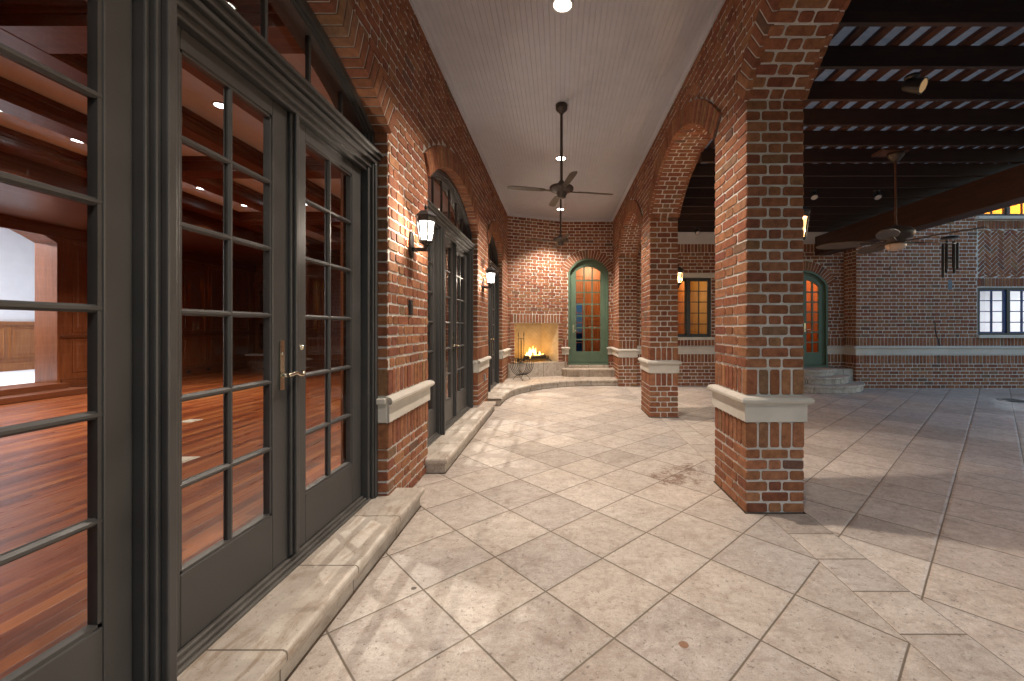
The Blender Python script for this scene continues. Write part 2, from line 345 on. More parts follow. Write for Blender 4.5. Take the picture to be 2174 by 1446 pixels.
# ------------------------------------------------------------------ mesh builder
class MB:
    def __init__(s): s.v = []; s.f = []; s.mi = []; s.c = []; s.sm = []
    def add(s, vs, fs, mi=0, col=(1, 1, 1), smooth=False):
        o = len(s.v); s.v.extend(vs)
        for f in fs: s.f.append([i+o for i in f]); s.mi.append(mi); s.c.append(col); s.sm.append(smooth)
    def box(s, a, b, mi=0, col=(1, 1, 1)):
        x0, y0, z0 = (min(a[i], b[i]) for i in range(3)); x1, y1, z1 = (max(a[i], b[i]) for i in range(3))
        vs = [(x0,y0,z0),(x1,y0,z0),(x1,y1,z0),(x0,y1,z0),(x0,y0,z1),(x1,y0,z1),(x1,y1,z1),(x0,y1,z1)]
        s.add(vs, [(0,3,2,1),(4,5,6,7),(0,1,5,4),(1,2,6,5),(2,3,7,6),(3,0,4,7)], mi, col)
    def hexa(s, q, mi=0, col=(1, 1, 1)):
        """8 corners: bottom ring then top ring"""
        s.add([tuple(p) for p in q], [(0,3,2,1),(4,5,6,7),(0,1,5,4),(1,2,6,5),(2,3,7,6),(3,0,4,7)], mi, col)
    def prism(s, pts, ext, mi=0, col=(1, 1, 1), smooth=False):
        """closed polygon pts (3d) pushed along ext"""
        n = len(pts); e = Vector(ext); vs = [tuple(p) for p in pts]+[tuple(Vector(p)+e) for p in pts]
        s.add(vs, [tuple(range(n-1, -1, -1)), tuple(range(n, 2*n))], mi, col)
        s.add(vs, [(i, (i+1) % n, n+(i+1) % n, n+i) for i in range(n)], mi, col, smooth)
    def tube(s, path, r, seg=8, mi=0, col=(1, 1, 1), closed=False, cap=True):
        P = [Vector(p) for p in path]; n = len(P)
        rr = r if isinstance(r, (list, tuple)) else [r]*n
        vs = []; up = None
        for i in range(n):
            if closed: t = P[(i+1) % n]-P[i-1]
            else: t = P[min(i+1, n-1)]-P[max(i-1, 0)]
            t.normalize()
            if up is None:
                up = Vector((0, 0, 1)) if abs(t.z) < 0.9 else Vector((1, 0, 0))
            a = t.cross(up).normalized(); b = a.cross(t).normalized(); up = b
            for k in range(seg):
                an = 2*PI*k/seg; vs.append(tuple(P[i]+(a*math.cos(an)+b*math.sin(an))*rr[i]))
        fs = []
        for i in range(n if closed else n-1):
            j = (i+1) % n
            for k in range(seg): fs.append((i*seg+k, i*seg+(k+1) % seg, j*seg+(k+1) % seg, j*seg+k))
        s.add(vs, fs, mi, col, True)
        if cap and not closed:
            s.add(vs, [tuple(range(seg)), tuple(range((n-1)*seg+seg-1, (n-1)*seg-1, -1))], mi, col)
    def lathe(s, prof, c=(0, 0, 0), seg=24, mi=0, col=(1, 1, 1), smooth=True, rot=0):
        vs = []; fs = []; n = len(prof)
        for k in range(seg):
            a = 2*PI*k/seg+rot
            for (r, z) in prof: vs.append((c[0]+r*math.cos(a), c[1]+r*math.sin(a), c[2]+z))
        for k in range(seg):
            j = (k+1) % seg
            for i in range(n-1): fs.append((k*n+i, j*n+i, j*n+i+1, k*n+i+1))
        o0 = len(s.v); s.add(vs, fs, mi, col, smooth)
        for e, rv in ((0, False), (n-1, True)):
            if prof[e][0] > 1e-5:
                ring = [k*n+e for k in range(seg)]
                s.f.append([o0+i for i in (ring if rv else reversed(ring))]); s.mi.append(mi); s.c.append(col); s.sm.append(False)
    def build(s, name, mats, parent=None, bevel=0.0, loc=None, label=None):
        me = bpy.data.meshes.new(name)
        off = Vector((0, 0, 0))
        if parent is not None and loc is None:
            q = parent
            while q is not None: off += q.location; q = q.parent
        if loc is not None: off = Vector(loc)
        vv = [(a-off.x, b-off.y, c-off.z) for a, b, c in s.v] if off.length else s.v
        me.from_pydata(vv, [], s.f)
        if not isinstance(mats, (list, tuple)): mats = [mats]
        for m in mats: me.materials.append(MAT[m] if isinstance(m, str) else m)
        me.polygons.foreach_set('material_index', s.mi)
        me.polygons.foreach_set('use_smooth', s.sm)
        if any(c != (1, 1, 1) for c in s.c):
            at = me.attributes.new('tint', 'FLOAT_COLOR', 'FACE')
            at.data.foreach_set('color', [q for c in s.c for q in (*c, 1.0)])
        me.update()
        o = bpy.data.objects.new(name, me); C.objects.link(o)
        if parent is not None: o.parent = parent
        elif loc is not None: o.location = loc
        if bevel:
            md = o.modifiers.new('bevel', 'BEVEL'); md.width = bevel; md.segments = 2; md.limit_method = 'ANGLE'; md.angle_limit = math.radians(40)
        if label: o['label'] = label
        return o
def tag(o, label, cat, group=None):
    o['label'] = label; o['category'] = cat
    if group: o['group'] = group
    return o
def thing(name, label, cat, loc=(0, 0, 0), group=None):
    o = bpy.data.objects.new(name, None); C.objects.link(o); o.location = loc; o.empty_display_size = 0.1
    return tag(o, label, cat, group)
def struct(o): o['kind'] = 'structure'; return o
def kids(o): return [c for c in bpy.data.objects if c.parent == o]
def dup(o, loc=None, rotz=None, label=None, parent=None):
    c = o.copy(); C.objects.link(c); c.parent = parent
    if loc is not None: c.location = loc
    if rotz is not None: c.rotation_euler = (0, 0, rotz)
    if label: c['label'] = label
    for k in kids(o): dup(k, parent=c)
    return c
def lamp(name, kind, loc, power, col, parent=None, size=0.05, **kw):
    d = bpy.data.lights.new(name, kind); d.energy = power; d.color = col
    if kind in ('POINT', 'SPOT'): d.shadow_soft_size = size
    for k, v in kw.items(): setattr(d, k, v)
    o = bpy.data.objects.new(name, d); C.objects.link(o)
    off = Vector((0, 0, 0)); q = parent
    while q is not None: off += q.location; q = q.parent
    o.location = Vector(loc)-off
    if parent is not None: o.parent = parent
    return o

# ------------------------------------------------------------------ brickwork
BR = [((0.35, 0.138, 0.066), 10), ((0.38, 0.158, 0.076), 10), ((0.32, 0.118, 0.058), 9), ((0.41, 0.182, 0.090), 5), ((0.28, 0.100, 0.056), 4), ((0.33, 0.168, 0.083), 2), ((0.27, 0.150, 0.084), 1), ((0.21, 0.110, 0.072), 0.6)]
BRC = [b[0] for b in BR]; BRW = [b[1] for b in BR]
def btint():
    c = random.choices(BRC, BRW)[0]; k = random.uniform(0.90, 1.12); g = random.uniform(0.94, 1.06)
    k *= 1.0; return (c[0]*k, c[1]*k*g*1.04, c[2]*k*1.08)
def brick(mb, fm, q, p=0.007, jit=0.0022):
    """one tumbled brick on a panel; q = corners (u, v) counter-clockwise"""
    cu = sum(a for a, b in q)/4; cv = sum(b for a, b in q)/4
    col = btint(); pr = p*random.uniform(0.7, 1.35)
    q = [(a+random.uniform(-jit, jit), b+random.uniform(-jit, jit)) for a, b in q]
    ring = []
    for i in range(4):
        a = q[i]; b = q[(i+1) % 4]; L = math.hypot(b[0]-a[0], b[1]-a[1])
        if L < 1e-4: return
        f = min(0.3, random.uniform(0.006, 0.013)/L); g = min(0.3, random.uniform(0.006, 0.013)/L)
        ring.append((a[0]+(b[0]-a[0])*f, a[1]+(b[1]-a[1])*f)); ring.append((b[0]+(a[0]-b[0])*g, b[1]+(a[1]-b[1])*g))
    def inn(t, d):
        L = math.hypot(t[0]-cu, t[1]-cv)
        k = 1-min(0.4, d/max(L, 1e-4)); return (cu+(t[0]-cu)*k, cv+(t[1]-cv)*k)
    r1 = [inn(t, 0.0045) for t in ring]
    vs = [tuple(fm(a, b, -0.003)) for a, b in ring]+[tuple(fm(a, b, pr*0.62)) for a, b in ring]+[tuple(fm(a, b, pr)) for a, b in r1]
    fs = [(i, (i+1) % 8, 8+(i+1) % 8, 8+i) for i in range(8)]+[(8+i, 8+(i+1) % 8, 16+(i+1) % 8, 16+i) for i in range(8)]+[tuple(range(16, 24))]
    mb.add(vs, fs, 1, col)
class Hole:
    def __init__(s, a, b, spring, rise=0.0, bottom=-1.0, ring=0.215):
        s.a, s.b, s.zs, s.rise, s.zb, s.ring = a, b, spring, rise, bottom, ring
        s.c = (a+b)/2; s.h = (b-a)/2
        if rise > 0:
            s.r = (s.h**2+rise**2)/(2*rise); s.cz = spring+rise-s.r; s.th = math.asin(min(1, s.h/s.r))
            if rise > s.h: s.th = PI-s.th
    def top(s, u):
        if s.rise <= 0: return s.zs
        return s.cz+math.sqrt(max(0, s.r**2-(u-s.c)**2))
    def forb(s, v):
        if v < s.zb: return None
        if v <= s.zs: return (s.a, s.b)
        if s.rise <= 0: return None
        R = s.r+s.ring
        if v >= s.cz+R: return None
        h = math.sqrt(R*R-(v-s.cz)**2)
        if s.th < PI/2 and v < s.cz+R*math.cos(s.th): h = (v-s.cz)*math.tan(s.th)
        return (s.c-h, s.c+h)
J = 0.0078
def cut(quads, holes, v0, v1):
    for h in holes:
        fb, ft = h.forb(v0+0.005), h.forb(v1-0.005)
        if fb is None and ft is None: continue
        if fb is None: fb = (ft[0]+(ft[1]-ft[0])*0.5,)*2 if h.rise > 0 else (ft if False else None)
        if ft is None: ft = ((fb[0]+fb[1])/2,)*2 if h.rise > 0 else None
        if fb is None or ft is None:
            k = fb or ft
            fb = ft = k
        out = []
        for (ab, bb, at, bt) in quads:
            if bb <= min(fb[0], ft[0]) or ab >= max(fb[1], ft[1]): out.append((ab, bb, at, bt)); continue
            l = (ab, min(bb, fb[0]-J*0.5), at, min(bt, ft[0]-J*0.5))
            r = (max(ab, fb[1]+J*0.5), bb, max(at, ft[1]+J*0.5), bt)
            if l[1]-l[0] > 0.025 and l[3]-l[2] > 0.012 or l[3]-l[2] > 0.025 and l[1]-l[0] > 0.012: out.append(l)
            if r[1]-r[0] > 0.025 and r[3]-r[2] > 0.012 or r[3]-r[2] > 0.025 and r[1]-r[0] > 0.012: out.append(r)
        quads = out
    return quads
CO = 0.081
def flemish(mb, fm, u0, u1, v0, v1, holes=(), ext=(0.004, 0.004), phase=0):
    n = max(1, round((v1-v0)/CO)); c = (v1-v0)/n; Wd = u1-u0
    ST, HD = 0.216, 0.108
    for r in range(n):
        b0 = v0+r*c+J; b1 = v0+(r+1)*c-J
        segs = []
        if Wd < 0.9:                                  # a pier face: closed bond from corner to corner
            k = max(1, round((Wd-0.324)/0.324+0.3)) if Wd > 0.5 else 1
            if Wd < 0.25: segs = [Wd]
            elif (r+phase) % 2 == 0: pat = [HD]+[ST, HD]*k
            else: pat = [ST*0.75]+[HD, ST]*(k-1)+[HD, ST*0.75]
            if Wd >= 0.25:
                sc = Wd/sum(pat); segs = [q*sc for q in pat]
        else:
            x = -((HD+ST)/2 if (r+phase) % 2 else 0)-0.0; i = 0; cur = x; edges = []
            while cur < Wd:
                L = (HD if i % 2 == 0 else ST)*random.uniform(0.97, 1.03); edges.append((max(0, cur), min(Wd, cur+L))); cur += L; i += 1
            segs = None
        if segs is not None:
            cur = 0; edges = []
            for L in segs: edges.append((cur, cur+L)); cur += L
        for (a, b) in edges:
            if b-a < 0.03: continue
            a2 = u0+a+J if a > 1e-6 else u0-ext[0]; b2 = u0+b-J if b < Wd-1e-6 else u1+ext[1]
            for (ab, bb, at, bt) in cut([(a2, b2, a2, b2)], holes, b0, b1):
                brick(mb, fm, [(ab, b0), (bb, b0), (bt, b1), (at, b1)])
def soldiers(mb, fm, u0, u1, v0, v1, holes=(), ext=(0.004, 0.004)):
    n = max(1, round((u1-u0)/CO)); c = (u1-u0)/n
    for i in range(n):
        a = u0+i*c+J if i else u0-ext[0]; b = u0+(i+1)*c-J if i < n-1 else u1+ext[1]
        for (ab, bb, at, bt) in cut([(a, b, a, b)], holes, v0+J, v1-J):
            brick(mb, fm, [(ab, v0+J), (bb, v0+J), (bt, v1-J), (at, v1-J)])
def pmap(O, U, N):
    O = Vector(O); U = Vector(U); N = Vector(N); Z = Vector((0, 0, 1))
    return lambda u, v, d: O+U*u+N*d+Z*v
def core(mb, fm, u0, u1, z0, z1, th, holes=()):
    """mortar body of a wall: front at d=0, back at d=-th"""
    us = {u0, u1}
    for h in holes:
        us |= {h.a, h.b}
        if h.rise > 0: us |= {h.a+(h.b-h.a)*i/20 for i in range(1, 20)}
    us = sorted(us)
    def quad(p): mb.add([tuple(q) for q in p], [(0, 1, 2, 3)], 0, (1, 1, 1))
    for a, b in zip(us, us[1:]):
        m = (a+b)/2; strips = []; lo = (z0, z0)
        for hh in sorted((h for h in holes if h.a < m < h.b), key=lambda h: h.zb):
            if hh.zb > z0: strips.append((lo, (hh.zb, hh.zb)))
            lo = (hh.top(a), hh.top(b))
        strips.append((lo, (z1, z1)))
        for (ba, bb), (ta, tb) in strips:
            quad([fm(a, ba, 0), fm(b, bb, 0), fm(b, tb, 0), fm(a, ta, 0)])
            quad([fm(b, bb, -th), fm(a, ba, -th), fm(a, ta, -th), fm(b, tb, -th)])
            quad([fm(a, ba, -th), fm(b, bb, -th), fm(b, bb, 0), fm(a, ba, 0)])
            quad([fm(a, ta, 0), fm(b, tb, 0), fm(b, tb, -th), fm(a, ta, -th)])
    for h in holes:
        zb = max(h.zb, z0)
        quad([fm(h.a, zb, 0), fm(h.a, zb, -th), fm(h.a, h.zs, -th), fm(h.a, h.zs, 0)])
        quad([fm(h.b, zb, 0), fm(h.b, zb, -th), fm(h.b, h.zs, -th), fm(h.b, h.zs, 0)])
    quad([fm(u0, z0, -th), fm(u0, z0, 0), fm(u0, z1, 0), fm(u0, z1, -th)])
    quad([fm(u1, z0, -th), fm(u1, z0, 0), fm(u1, z1, 0), fm(u1, z1, -th)])
def arch_ring(mb, fm, h, proud=0.03, back=0.02, size=0.074):
    R = h.r+h.ring; n = round(2*h.th*(h.r+h.ring*0.5)/size)
    def pt(an, rr, d): return fm(h.c+rr*math.sin(an), h.cz+rr*math.cos(an), d)
    m = 40                                            # mortar body of the ring
    for i in range(m):
        a0 = -h.th+2*h.th*i/m; a1 = -h.th+2*h.th*(i+1)/m
        q = [pt(a0, h.r, -back), pt(a1, h.r, -back), pt(a1, R-0.003, -back), pt(a0, R-0.003, -back), pt(a0, h.r, proud-0.006), pt(a1, h.r, proud-0.006), pt(a1, R-0.003, proud-0.006), pt(a0, R-0.003, proud-0.006)]
        mb.hexa(q, 0)
    for i in range(n):
        g = 0.0055/(h.r+0.1); a0 = -h.th+2*h.th*i/n+g; a1 = -h.th+2*h.th*(i+1)/n-g
        if i == 0: a0 -= g
        if i == n-1: a1 += g
        j = [random.uniform(-0.002, 0.002) for _ in range(4)]; pr = proud+random.uniform(-0.002, 0.003)
        ri, ro = h.r-0.005+j[0], R+j[1]
        q = [pt(a0, ri, -back), pt(a1, ri, -back), pt(a1, ro, -back), pt(a0, ro, -back)]
        t = 0.004; dt = t/h.r
        q += [pt(a0+dt, ri+t, pr), pt(a1-dt, ri+t, pr), pt(a1-dt, ro-t, pr), pt(a0+dt, ro-t, pr)]
        mid = [pt(a0, ri, pr-t), pt(a1, ri, pr-t), pt(a1, ro, pr-t), pt(a0, ro, pr-t)]
        col = btint(); vs = [tuple(x) for x in q[:4]+mid+q[4:]]
        fs = [(0, 3, 2, 1), (8, 9, 10, 11)]
        for k in range(4): fs += [(k, (k+1) % 4, 4+(k+1) % 4, 4+k), (4+k, 4+(k+1) % 4, 8+(k+1) % 4, 8+k)]
        mb.add(vs, fs, 1, col)
def soffit(mb, fm, h, d0, d1):
    """bricks on the underside of an arch, between depths d0 and d1"""
    L = 2*h.th*h.r
    def sm(u, v, d):
        an = -h.th+v/h.r; rr = h.r-d
        return fm(h.c+rr*math.sin(an), h.cz+rr*math.cos(an), u)
    flemish(mb, sm, d0, d1, 0, L, ext=(0.0, 0.0))
ZB, ZT = 0.69, 0.885            # stone course
def stone_course(mb, fm, u0, u1, zb=ZB, zt=ZT, ends=(1, 1), proud=0.022, roll=0.055):
    """moulded limestone band: flat fascia with a rounded lip above"""
    zs = zt-0.062
    prof = [(-0.03, zb), (proud, zb), (proud, zs), (roll-0.012, zs+0.004), (roll, zs+0.018), (roll+0.001, zs+0.036), (roll-0.010, zs+0.052), (0.012, zt), (-0.03, zt)]
    e0 = [0 if not ends[0] else 1][0]; e1 = 1 if ends[1] else 0
    vs = []; n = len(prof)
    for (d, z) in prof: vs.append(tuple(fm(u0-max(d, 0)*e0, z, d)))
    for (d, z) in prof: vs.append(tuple(fm(u1+max(d, 0)*e1, z, d)))
    mb.add(vs, [(i, i+1, n+i+1, n+i) for i in range(n-1)]+[(n-1, 0, n, 2*n-1)], 0, (1, 1, 1))
    mb.add(vs, [tuple(range(n)), tuple(range(2*n-1, n-1, -1))], 0)

# ================================================================== GROUND AND PAVING
XL, XR, TH = -1.28, 1.415, 0.423
XP = XR+TH
def sheet(name, x0, x1, y0, y1, z, mat):
    mb = MB(); mb.box((x0, y0, z-0.06), (x1, y1, z)); return struct(mb.build(name, mat))
sheet('ground', -120, 120, -120, 120, -0.07, 'ground')
sheet('porch_floor', -1.7, 1.553, -4, 11.4, 0.0, 'porch_paving')
sheet('border_path', 1.553, 1.8635, -4, 11.4, 0.0, 'border_paving')
sheet('patio_floor', 1.8635, 16, -4, 11.4, 0.0, 'patio_paving')

# ================================================================== LEFT HOUSE WALL
lm = pmap((XL, 0, 0), (0, 1, 0), (1, 0, 0))
LH = [Hole(0.62, 3.13, 2.85, 0.37), Hole(4.07, 6.58, 2.87, 0.42), Hole(7.54, 9.42, 2.90, 0.40)]
WT = 4.26
house = thing('house_wall', 'long red brick house wall with three arched openings of glazed doors', 'wall', (XL, 4.5, 0))
mb = MB(); core(mb, lm, -2.0, 10.45, -0.05, WT+0.05, 0.30, LH)
piers = [(-2.0, 0.62), (3.13, 4.07), (6.58, 7.54), (9.42, 10.40)]
for a, b in piers:
    flemish(mb, lm, a, b, 0, 0.486); soldiers(mb, lm, a, b, 0.486, ZB); soldiers(mb, lm, a, b, ZT, 1.09)
flemish(mb, lm, -2.0, 10.42, 1.09, WT, LH)
for h in LH:
    for (uu, sgn) in ((h.a, 1), (h.b, -1)):
        rm = pmap((XL, uu, 0), (-1, 0, 0), (0, sgn, 0))
        flemish(mb, rm, 0.0, 0.12, 0, ZB-0.2, ext=(0.003, 0)); flemish(mb, rm, 0.0, 0.12, 1.09, h.zs, ext=(0.003, 0))
        brick(mb, rm, [(-0.003, 0.49), (0.12, 0.49), (0.12, 0.685), (-0.003, 0.685)]); brick(mb, rm, [(-0.003, 0.89), (0.12, 0.89), (0.12, 1.085), (-0.003, 1.085)])
mb.build('brickwork', ['mortar', 'brick'], house)
for h in LH:
    mb = MB(); arch_ring(mb, lm, h, 0.03, 0.14); mb.build('arch_ring', ['mortar', 'brick'], house)
for i, (a, b) in enumerate(piers):
    mb = MB(); stone_course(mb, lm, a, b, ends=(1, 1))
    mb.box((XL-0.10, a-0.022, ZB), (XL, a, ZT-0.05)); mb.box((XL-0.10, b, ZB), (XL, b+0.022, ZT-0.05))
    mb.box((XL-0.10, a-0.05, ZT-0.055), (XL, a, ZT-0.012)); mb.box((XL-0.10, b, ZT-0.055), (XL, b+0.05, ZT-0.012))
    mb.build('stone_course', 'stone', house, bevel=0.006)

# ================================================================== ARCADE
am = pmap((XR, 0, 0), (0, 1, 0), (-1, 0, 0)); am2 = pmap((XP, 0, 0), (0, 1, 0), (1, 0, 0))
AH = [Hole(-2.7, -0.2, 3.11, 0.55), Hole(0.45, 3.162, 3.115, 0.60), Hole(3.79, 6.507, 3.105, 0.60), Hole(7.19, 9.93, 3.10, 0.60)]
PIERS = [(-0.2, 0.45), (3.162, 3.79), (6.507, 7.19), (9.93, 11.0)]
arc = thing('brick_arcade', 'red brick arcade of square piers and arches between porch and patio', 'arcade', (1.626, 5, 0))
mb = MB(); core(mb, am, -3.4, 11.05, -0.05, WT+0.05, TH, AH)
flemish(mb, am, -3.4, 11.0, 1.09+0.081*25, WT, AH); flemish(mb, am2, -3.4, 11.0, 1.09+0.081*25, WT, AH)
for h in AH: soffit(mb, am, h, -TH+0.0, 0.0)
mb.build('arch_wall', ['mortar', 'brick'], arc)
for a, b in PIERS:
    mb = MB()
    for f in (am, am2):
        flemish(mb, f, a, b, 0, 0.486); soldiers(mb, f, a, b, 0.486, ZB); soldiers(mb, f, a, b, ZT, 1.09); flemish(mb, f, a, b, 1.09, 1.09+0.081*25)
    for yy, sg in ((a, -1), (b, 1)):
        f = pmap((XR, yy, 0), (1, 0, 0), (0, sg, 0))
        if sg < 0: mb.box((XR+0.004, a+0.004, -0.04), (XP-0.004, b-0.004, 3.1))
        flemish(mb, f, 0, TH, 0, 0.486, phase=1); soldiers(mb, f, 0, TH, 0.486, ZB); soldiers(mb, f, 0, TH, ZT, 1.09); flemish(mb, f, 0, TH, 1.09, 1.09+0.081*25, phase=1)
    pr = mb.build('pier', ['mortar', 'brick'], arc)
    mb = MB()
    stone_course(mb, am, a, b); stone_course(mb, am2, a, b)
    for yy, sg in ((a, -1), (b, 1)):
        stone_course(mb, pmap((XR, yy, 0), (1, 0, 0), (0, sg, 0)), 0, TH)
    mb.build('stone_cap', 'stone', pr, bevel=0.004)
    mb = MB(); mb.box((XR-0.016, a-0.016, -0.01), (XP+0.016, b+0.016, 0.004)); mb.build('base_joint', 'dirt_contact', pr)  # grimy strip round the pier foot, also drawing its contact shade
for h in AH:
    for f in (am, am2):
        mb = MB(); arch_ring(mb, f, h, 0.03, 0.02); mb.build('arch_ring', ['mortar', 'brick'], arc)

# ================================================================== END WALLS
A0 = Vector((XL, 10.42, 0)); A1 = Vector((0.11, 11.0, 0)); DW = (A1-A0); LW = DW.length; DW.normalize()
NW = Vector((DW.y, -DW.x, 0))
fw = pmap(A0, DW, NW)
fire_wall = thing('fireplace_wall', 'angled brick wall with the lit fireplace at the porch end', 'wall', (-0.58, 10.7, 0))
FO = (0.175, 1.36)
fh = Hole(FO[0], FO[1], 1.51, 0, 0.50)
mb = MB(); core(mb, fw, 0, LW, -0.05, WT+0.05, 0.30, [fh])
FX = (FO[0]-0.11, FO[1]+0.115)
fh2 = Hole(FX[0], FX[1], 1.735, 0, -1)
flemish(mb, fw, 0, LW, 0.0, ZB-0.204, [fh2]); soldiers(mb, fw, 0, FX[0], 0.486, ZB); soldiers(mb, fw, FX[1], LW, 0.486, ZB)
flemish(mb, fw, 0, FX[0], ZB, 1.09); flemish(mb, fw, FX[1], LW, ZB, 1.09)
flemish(mb, fw, 0, LW, 1.09, WT, [fh2])
mb.build('brickwork', ['mortar', 'brick'], fire_wall)
mb = MB(); stone_course(mb, fw, 0.0, FX[0]-0.02, ends=(0, 1)); mb.build('stone_course', 'stone', fire_wall)
mb = MB(); stone_course(mb, fw, FX[1]+0.01, LW-0.005, ends=(1, 0)); mb.build('stone_course', 'stone', fire_wall)

end_wall = thing('porch_end_wall', 'brick end wall around the tall arched green door', 'wall', (0.76, 11.0, 0))
em = pmap((0, 11.0, 0), (1, 0, 0), (0, -1, 0))
GD = Hole(0.235, 1.295, 2.84, 0.37, 0.36, 0.225)
mb = MB(); core(mb, em, 0.11, XR+0.01, -0.05, WT+0.05, 0.30, [GD])
flemish(mb, em, 0.11, XR, 0, 0.486, [GD]); soldiers(mb, em, 0.11, GD.a, 0.486, ZB); soldiers(mb, em, GD.b, XR, 0.486, ZB)
soldiers(mb, em, 0.11, GD.a, ZT, 1.09); soldiers(mb, em, GD.b, XR, ZT, 1.09)
flemish(mb, em, 0.11, XR, 1.09, WT, [GD])
for (uu, sg) in ((GD.a, 1), (GD.b, -1)):
    rm = pmap((uu, 11.0, 0), (0, 1, 0), (sg, 0, 0)); flemish(mb, rm, 0, 0.12, 0.36, GD.zs, ext=(0.003, 0))
mb.build('brickwork', ['mortar', 'brick'], end_wall)
mb = MB(); arch_ring(mb, em, GD, 0.012, 0.12); mb.build('arch_ring', ['mortar', 'brick'], end_wall)
mb = MB(); stone_course(mb, em, 0.118, GD.a, ends=(0, 1)); mb.build('stone_course', 'stone', end_wall)
mb = MB(); stone_course(mb, em, GD.b, XR, ends=(1, 0)); mb.build('stone_course', 'stone', end_wall)

# fireplace
fp = thing('fireplace', 'brick framed fireplace with cream firebrick lining and stone hearth', 'fireplace', tuple(A0+DW*0.75))
mb = MB()
for (a, b) in ((FX[0], FO[0]), (FO[1], FX[1])):
    n = 13
    mb.prism([fw(a, 0.46, -0.02), fw(b, 0.46, -0.02), fw(b, 1.51, -0.02), fw(a, 1.51, -0.02)], NW*0.034, 0)
    for i in range(n):
        z0 = 0.46+i*1.05/n
        brick(mb, lambda u, v, d: fw(u, v, d+0.012), [(a, z0+J), (b, z0+J), (b, z0+1.05/n-J), (a, z0+1.05/n-J)])
mb.prism([fw(FX[0], 1.51, -0.02), fw(FX[1], 1.51, -0.02), fw(FX[1], 1.735, -0.02), fw(FX[0], 1.735, -0.02)], NW*0.034, 0)
soldiers(mb, lambda u, v, d: fw(u, v, d+0.012), FX[0], FX[1], 1.51, 1.735)
mb.build('surround', ['mortar', 'brick'], fp)
mb = MB()
u0, u1, w0, w1, dp = FO[0], FO[1], FO[0]+0.16, FO[1]-0.30, 0.52
def quadw(a, b, c, d): mb.add([tuple(q) for q in (a, b, c, d)], [(0, 1, 2, 3)], 0)
quadw(fw(w0, 0.5, -dp), fw(w1, 0.5, -dp), fw(w1, 1.62, -dp+0.12), fw(w0, 1.62, -dp+0.12))
quadw(fw(u0, 0.5, -0.02), fw(w0, 0.5, -dp), fw(w0, 1.62, -dp+0.12), fw(u0, 1.62, -0.02))
quadw(fw(u1, 0.5, -0.02), fw(w1, 0.5, -dp), fw(w1, 1.62, -dp+0.12), fw(u1, 1.62, -0.02))
quadw(fw(u0, 0.505, 0.0), fw(u1, 0.505, 0.0), fw(w1, 0.505, -dp), fw(w0, 0.505, -dp))
quadw(fw(u0, 1.60, 0.0), fw(u1, 1.60, 0.0), fw(w1, 1.60, -dp), fw(w0, 1.60, -dp))
mb.build('firebox', 'firebrick', fp)
mb = MB(); mb.prism([fw(-0.02, 0.14, 0.10), fw(LW+0.06, 0.14, 0.10), fw(LW+0.06, 0.14, 0.004), fw(-0.02, 0.14, 0.004)], (0, 0, 0.36)); mb.build('hearth', 'step', fp, bevel=0.008)
mb = MB(); pz = fw(0.66, 1.535, -0.03); mb.tube([pz, pz+Vector((0.012, -0.01, -0.06))], 0.010, 6); mb.build('damper_handle', 'iron', fp)

# raised terrace with its curved front, and the steps up to the green door
def slab(name, label, pts, z0, z1, nose=0.028, lip=0.05, parent=None, mat='step', loc=None):
    """tread with a rounded overhanging edge on a riser; pts ccw from above"""
    cx = sum(p[0] for p in pts)/len(pts); cyy = sum(p[1] for p in pts)/len(pts)
    n = len(pts); nrm = []
    for i in range(n):
        a = Vector(pts[i-1]); b = Vector(pts[i]); c = Vector(pts[(i+1) % n])
        e1 = (b-a).normalized(); e2 = (c-b).normalized(); n1 = Vector((e1.y, -e1.x)); n2 = Vector((e2.y, -e2.x))
        m = (n1+n2); m = m/max(0.4, m.length_squared)*2 if m.length > 1e-4 else n1
        nrm.append(m)
    t = thing(name, label, 'steps', loc or (cx, cyy, z0)) if parent is None else parent
    m1 = MB(); m1.prism([(p[0], p[1], z0-0.02) for p in pts], (0, 0, z1-lip-z0+0.021)); m1.build('riser', mat, t)
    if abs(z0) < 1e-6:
        m1 = MB(); m1.prism([(p[0]+q.x*0.009, p[1]+q.y*0.009, -0.01) for p, q in zip(pts, nrm)], (0, 0, 0.014)); m1.build('base_joint', 'dirt_contact', t)  # grimy strip along the step base, doubling as painted contact shade
    m2 = MB(); prof = [(0, z1-lip), (nose-0.006, z1-lip), (nose, z1-lip+0.01), (nose, z1-0.016), (nose-0.005, z1-0.006), (nose-0.016, z1)]
    rings = [[(pts[i][0]+nrm[i].x*d, pts[i][1]+nrm[i].y*d, z) for i in range(n)] for d, z in prof]
    vs = [v for r in rings for v in r]; k = len(prof)
    fs = [(j*n+i, j*n+(i+1) % n, (j+1)*n+(i+1) % n, (j+1)*n+i) for j in range(k-1) for i in range(n)]
    m2.add(vs, fs, 0, (1, 1, 1), False); m2.add(vs, [tuple(range((k-1)*n, k*n)), tuple(range(n-1, -1, -1))], 0)
    m2.build('tread', mat, t)
    return t
SZ = 0.145
slab('stone_step', 'low travertine step below the nearest glazed doors', [(-1.45, 0.3), (-1.085, 0.3), (-1.085, 3.27), (-1.45, 3.27)], 0, SZ)
slab('stone_step', 'low travertine step below the second arched doors with lantern', [(-1.45, 4.02), (-1.095, 4.02), (-1.095, 7.10), (-1.45, 7.10)], 0, SZ)
curve = [(-1.056, 7.46), (-1.05, 7.75), (-1.035, 8.05), (-1.0, 8.32), (-0.93, 8.60), (-0.81, 8.88), (-0.645, 9.16), (-0.44, 9.42), (-0.2, 9.64), (0.044, 9.80), (0.35, 9.93), (0.803, 10.02), (1.41, 10.05)]
